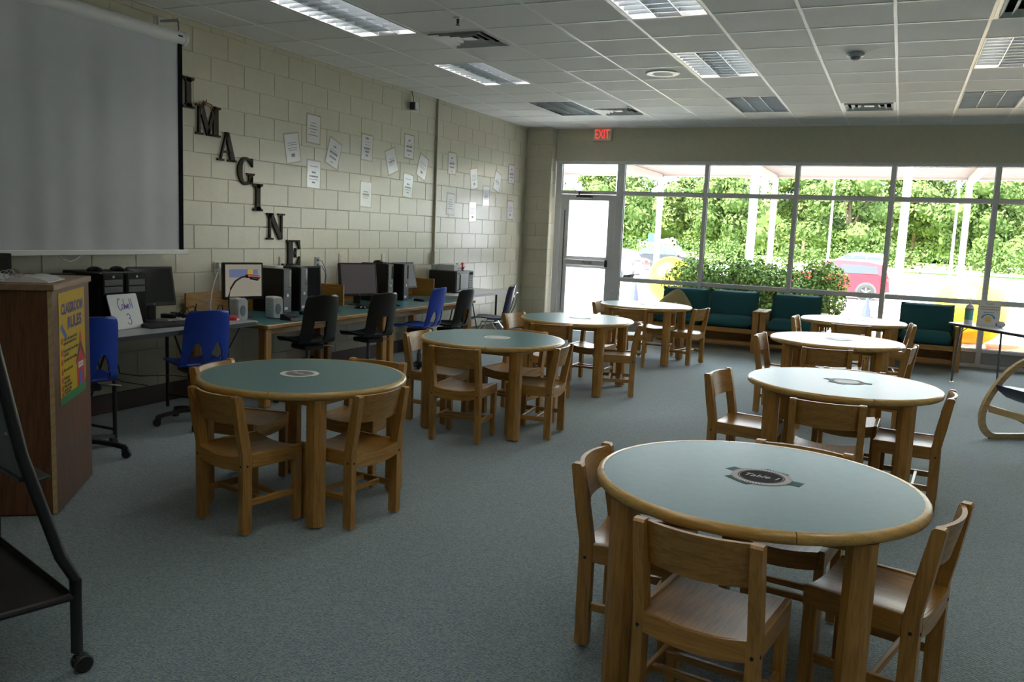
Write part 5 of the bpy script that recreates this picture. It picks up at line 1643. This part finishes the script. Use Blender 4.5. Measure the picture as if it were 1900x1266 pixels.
# hedge
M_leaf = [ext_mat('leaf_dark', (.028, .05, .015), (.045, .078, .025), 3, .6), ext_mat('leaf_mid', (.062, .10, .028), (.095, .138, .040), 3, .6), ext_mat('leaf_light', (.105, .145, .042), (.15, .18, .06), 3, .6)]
def leaf_cloud(name, mat, parent, blobs, n, size, rnd):
    vs, fs = [], []
    tot = sum(b[3] * b[4] + b[4] * b[5] + b[3] * b[5] for b in blobs)
    for (cx, cy, cz, rx, ry, rz_) in blobs:
        k = max(4, int(n * (rx * ry + ry * rz_ + rx * rz_) / tot))
        for _ in range(k):
            u = rnd.uniform(-1, 1); a = rnd.uniform(0, 2 * pi); q = sqrt(1 - u * u); r = rnd.uniform(.82, 1.06)
            nrm = Vector((q * cos(a), q * sin(a), u))
            c = Vector((cx + nrm.x * rx * r, cy + nrm.y * ry * r, cz + nrm.z * rz_ * r))
            d = (nrm + Vector((rnd.uniform(-.8, .8), rnd.uniform(-.8, .8), rnd.uniform(-.8, .8)))).normalized()
            t1 = d.orthogonal().normalized(); t2 = d.cross(t1)
            g = rnd.uniform(0, 2 * pi)
            A_ = (t1 * cos(g) + t2 * sin(g)) * size * rnd.uniform(.7, 1.3); B_ = (t2 * cos(g) - t1 * sin(g)) * size * .55
            o = len(vs)
            vs += [(c - A_)[:], (c + B_)[:], (c + A_)[:], (c - B_)[:]]
            fs.append((o, o + 1, o + 2, o + 3))
    me = bpy.data.meshes.new(name)
    me.from_pydata(vs, [], fs)
    me.materials.append(mat)
    o_ = obj(name, me, parent)
    return tag(o_, kind='stuff')
M_hl = [ext_mat('hedge_leaf', (.055, .105, .02), (.09, .155, .034), 3, .7), ext_mat('hedge_leaf_light', (.11, .165, .035), (.16, .21, .05), 3, .7)]
rnd = random.Random(21)
hg = thing('hedge', 'dense clipped green hedge outside behind the loveseat', 'hedge', (3.35, 14.35, ZO + .05))
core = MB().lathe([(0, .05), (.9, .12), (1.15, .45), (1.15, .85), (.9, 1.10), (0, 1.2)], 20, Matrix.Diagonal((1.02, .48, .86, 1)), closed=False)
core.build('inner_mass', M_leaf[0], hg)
bl = []
for i in range(70):
    x = rnd.uniform(-1.2, 1.15)
    bl.append((x, rnd.uniform(-.55, .55), rnd.uniform(.30, 1.08), .30, .28, .26))
leaf_cloud('foliage', M_hl[0], hg, bl, 11000, .036, rnd)
leaf_cloud('foliage', M_hl[1], hg, bl, 8000, .032, rnd)
leaf_cloud('foliage', M_leaf[0], hg, bl, 7000, .034, rnd)
for i in range(12):
    x = rnd.uniform(-1.1, 1.1); y = rnd.uniform(-.4, .4)
    MB().tube([(x * .9, y * .8, 0), (x, y, .4), (x * 1.02, y, rnd.uniform(1.1, 1.36))], .005, 5).build('stem', M_leaf[1], hg)

# trees
M_bark = ext_mat('tree_bark', (.12, .09, .06), (.22, .17, .12), 8)
TR = [(-37, 96, 12, 5.2), (-31, 109, 13, 5.6), (-24.5, 96, 11, 5.2), (-18, 109, 13.5, 5.6), (-12, 96, 10.2, 5.2), (-5.4, 109, 12.5, 5.6), (.3, 96, 11.8, 5.4), (6.6, 109, 12.5, 5.6), (12.2, 96, 9.6, 5.0), (18.6, 109, 13, 5.6), (24.4, 96, 10.5, 5.2), (31, 109, 13, 5.6), (37, 96, 12, 5.2)]
DIRS = ['leftmost', 'second from the left', 'third from the left', 'fourth from the left', 'fifth from the left', 'sixth from the left', 'seventh from the left', 'eighth from the left', 'ninth from the left', 'tenth from the left', 'eleventh from the left', 'rightmost but one', 'rightmost']
order = sorted(range(len(TR)), key=lambda i: TR[i][0])
for rank, i in enumerate(order):
    x, y, h, r = TR[i]
    t = thing('tree', 'leafy green tree in the row beyond the parking lot, %s' % (DIRS[rank] if rank < 12 else 'rightmost'), 'tree', (x, y, -.45), 0, 'trees beyond the parking lot')
    rr = random.Random(100 + i)
    MB().tube([(0, 0, 0), (.15, 0, h * .3), (-.1, .1, h * .6)], .22, 8).build('trunk', M_bark, t)
    for b_ in range(3):
        a = rr.uniform(0, 6.28)
        MB().tube([(0, 0, h * .28), (r * .3 * cos(a), r * .3 * sin(a), h * .5), (r * .55 * cos(a), r * .55 * sin(a), h * .62)], .09, 6).build('branch', M_bark, t)
    bl = []
    for _ in range(34):
        a = rr.uniform(0, 2 * pi); u = rr.random(); q = sqrt(u) * r * .72
        zz = rr.uniform(.12, .86) * h
        k = 1 - .55 * max(0, zz / h - .45)
        bl.append((q * k * cos(a), q * k * sin(a), zz, r * .30, r * .30, r * .24))
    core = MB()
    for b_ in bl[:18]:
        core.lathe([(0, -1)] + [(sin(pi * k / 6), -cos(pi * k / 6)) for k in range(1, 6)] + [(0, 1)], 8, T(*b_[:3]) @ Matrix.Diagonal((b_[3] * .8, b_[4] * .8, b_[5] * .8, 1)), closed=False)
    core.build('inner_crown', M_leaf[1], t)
    leaf_cloud('foliage', M_leaf[1 + i % 2], t, bl, 5200, .26, rr)
    leaf_cloud('foliage', M_leaf[(i + 1) % 2], t, bl, 3000, .26, rr)
# far woodland belt closing the horizon
bel = thing('woodland', 'hazy belt of woodland along the horizon', 'woodland', (0, 0, ZO))
rr = random.Random(77)
bl = [(rr.uniform(-85, 85), rr.uniform(126, 140), rr.uniform(.5, 6.5), 6, 4, 4) for _ in range(150)]
core = MB()
for b_ in bl:
    core.lathe([(0, -1)] + [(sin(pi * k / 5), -cos(pi * k / 5)) for k in range(1, 5)] + [(0, 1)], 7, T(*b_[:3]) @ Matrix.Diagonal((b_[3] * .9, b_[4] * .9, b_[5] * .9, 1)), closed=False)
core.build('inner_mass', M_leaf[1], bel)
leaf_cloud('foliage', M_leaf[1], bel, bl, 16000, .42, rr)
leaf_cloud('foliage', M_leaf[2], bel, bl, 9000, .42, rr)
un = thing('undergrowth', 'low brush at the foot of the tree row', 'shrubs', (0, 0, ZO))
bl = [(rr.uniform(-45, 45), rr.uniform(87.5, 89.5), rr.uniform(.0, .9), 1.8, 1.0, .9) for _ in range(150)]
leaf_cloud('foliage', M_leaf[1], un, bl, 9000, .16, rr)
leaf_cloud('foliage', M_leaf[0], un, bl, 5000, .16, rr)
for x, y, h, lb in ((-.6, 84, 11.0, 'white flag pole beyond the parking lot'), (9.3, 78, 9.0, 'thin brown utility pole at the right'), (9.3, 66, 8.6, 'brown utility pole right of the thin one')):
    t = thing('pole', lb, 'pole', (x, y, -.80), 0)
    MB().cyl(.13, 0, h, 10, None, .06).build('shaft', M_postw if h > 10 else M_postp, t)
    MB().lathe([(0, h), (.09, h + .05), (0, h + .14)], 10, closed=False).build('finial', M_steel, t)
sgn = thing('road_sign', 'small green sign board beside the parked cars', 'sign', (-13.0, 68, -.80))
MB().cyl(.04, 0, 2.6, 8).build('post', M_steel, sgn)
MB().cbox(-.32, .32, -.02, .02, 1.9, 2.6, .01, T(0, -.05, 0)).build('board', plain('sign_green', (.02, .25, .18), .4), sgn)

# cars
M_tyre = plain('tyre_rubber', (.02, .02, .02), .8)
M_cglass = plain('car_glass', (.03, .035, .045), .2, spec=.3)
def car(label, x, y, rz, paint, kind):
    t = thing('car', label, 'car', (x, y, -.80), rz, 'parked cars')
    L, W, Hh = (4.5, 1.8, 1.68) if kind == 'suv' else (5.0, 1.9, 1.75)
    hw = W / 2
    low = [(-L / 2, .55), (-L / 2 + .04, .40), (-L / 2 + .35, .32), (L / 2 - .35, .32), (L / 2 - .04, .42), (L / 2, .62), (L / 2 - .05, .90), (L / 2 - .25, 1.00), (L * .22, 1.08), (-L * .40, 1.10), (-L / 2 + .02, 1.02)]
    if kind == 'suv': up = [(L * .23, 1.075), (L * .08, 1.58), (-.1, Hh), (-L * .30, Hh - .03), (-L * .42, Hh - .14), (-L * .485, 1.06)]
    else: up = [(L * .33, 1.05), (L * .12, 1.62), (0, Hh), (-L * .40, Hh - .04), (-L * .47, Hh - .14), (-L * .495, 1.06)]
    R_ = Matrix(((1, 0, 0, 0), (0, 0, -1, 0), (0, 1, 0, 0), (0, 0, 0, 1)))
    MB().prism(low, -hw, hw, R_).build('body', paint, t, 35)
    # cabin with tumblehome
    n = len(up)
    vs = [(a, -hw + .04 + (.16 if b > 1.2 else 0), b) for a, b in up] + [(a, hw - .04 - (.16 if b > 1.2 else 0), b) for a, b in up]
    MB().add(vs, [tuple(range(n))[::-1], tuple(range(n, 2 * n))] + [(i, (i + 1) % n, n + (i + 1) % n, n + i) for i in range(n)]).build('cabin', paint, t, 25)
    for s in (-1, 1):
        for (xa, xb) in (((-L * .40, -.28), (-.20, L * .10)) if kind == 'suv' else ((-L * .42, -L * .2), (-L * .18, .15), (.22, L * .2))):
            y1, y2 = s * (hw - .028), s * (hw - .165)
            MB().add([(xa, y1, 1.14), (xb + .12, y1, 1.14), (xb, y2, 1.50), (xa + .12, y2, 1.50), (xa, y1 - s * .02, 1.14), (xb + .12, y1 - s * .02, 1.14), (xb, y2 - s * .02, 1.50), (xa + .12, y2 - s * .02, 1.50)],
                     [(0, 1, 2, 3), (7, 6, 5, 4), (0, 4, 5, 1), (1, 5, 6, 2), (2, 6, 7, 3), (3, 7, 4, 0)]).build('side_window', M_cglass, t, 0)
        for xw in (-L * .30, L * .30):
            MB().lathe([(.30, -.005), (.40, -.005), (.42, .0), (.42, .012), (.30, .012)], 28, T(xw, s * hw, .36) @ RX(s * -pi / 2)).build('wheel_arch', M_darkgrey, t)
            w = MB().lathe([(0, -.09), (.30, -.09), (.345, -.06), (.345, .03), (.31, .045), (.215, .045), (.20, .02), (0, .02)], 28, T(xw, s * (hw - .01), .345) @ RX(s * -pi / 2), closed=False).build('wheel', M_tyre, t)
            hb = MB().lathe([(0, .035), (.06, .035), (.05, .05), (0, .05)], 14, T(xw, s * (hw - .01), .345) @ RX(s * -pi / 2), closed=False)
            for q in range(6): hb.box(-.02, .02, .03, .205, .018, .04, T(xw, s * (hw - .01), .345) @ RX(s * -pi / 2) @ RZ(q * pi / 3))
            hb.build('rim', M_chrome, w)
        MB().cbox(-L / 2 - .012, -L / 2 + .12, s * (hw - .10) - .10, s * (hw - .10) + .11, .82, 1.0, .02).build('tail_light', M_redpr, t)
        MB().cbox(L / 2 - .25, L / 2 - .01, s * (hw - .22) - .14, s * (hw - .22) + .14, .74, .88, .03).build('head_light', M_clear, t)
        MB().cbox(L * .17, L * .17 + .10, s * (hw + .02) - .09, s * (hw + .02) + .09, 1.08, 1.20, .03).build('mirror', paint, t)
    MB().cbox(-L / 2 - .04, -L / 2 + .06, -hw + .05, hw - .05, .38, .58, .03).build('rear_bumper', M_darkgrey, t)
    MB().cbox(L / 2 - .06, L / 2 + .04, -hw + .08, hw - .08, .36, .58, .03).build('front_bumper', M_darkgrey, t)
    return t
P_red = plain('red_car_paint', (.30, .010, .02), .4, coat=.15, spec=.3)
P_white = plain('white_car_paint', (.80, .80, .80), .25, coat=.8)
P_dark = plain('dark_car_paint', (.022, .024, .03), .4, coat=.15, spec=.3)
P_silver = plain('silver_car_paint', (.14, .14, .16), .4, coat=.15, spec=.3)
car('red SUV parked outside beyond the hedge end', 2.92, 40.5, pi, P_red, 'suv')
car('white minivan parked farther off behind the red SUV', 2.0, 80.0, pi, P_white, 'van')
car('dark SUV parked outside, nose to the right, near the door', -9.1, 59.0, radians(-6), P_dark, 'suv')
car('red car parked outside seen just right of the door', -10.75, 50.5, radians(2), P_red, 'suv')
car('silver car parked outside, low beside the door frame', -9.2, 43.5, radians(178), P_silver, 'suv')
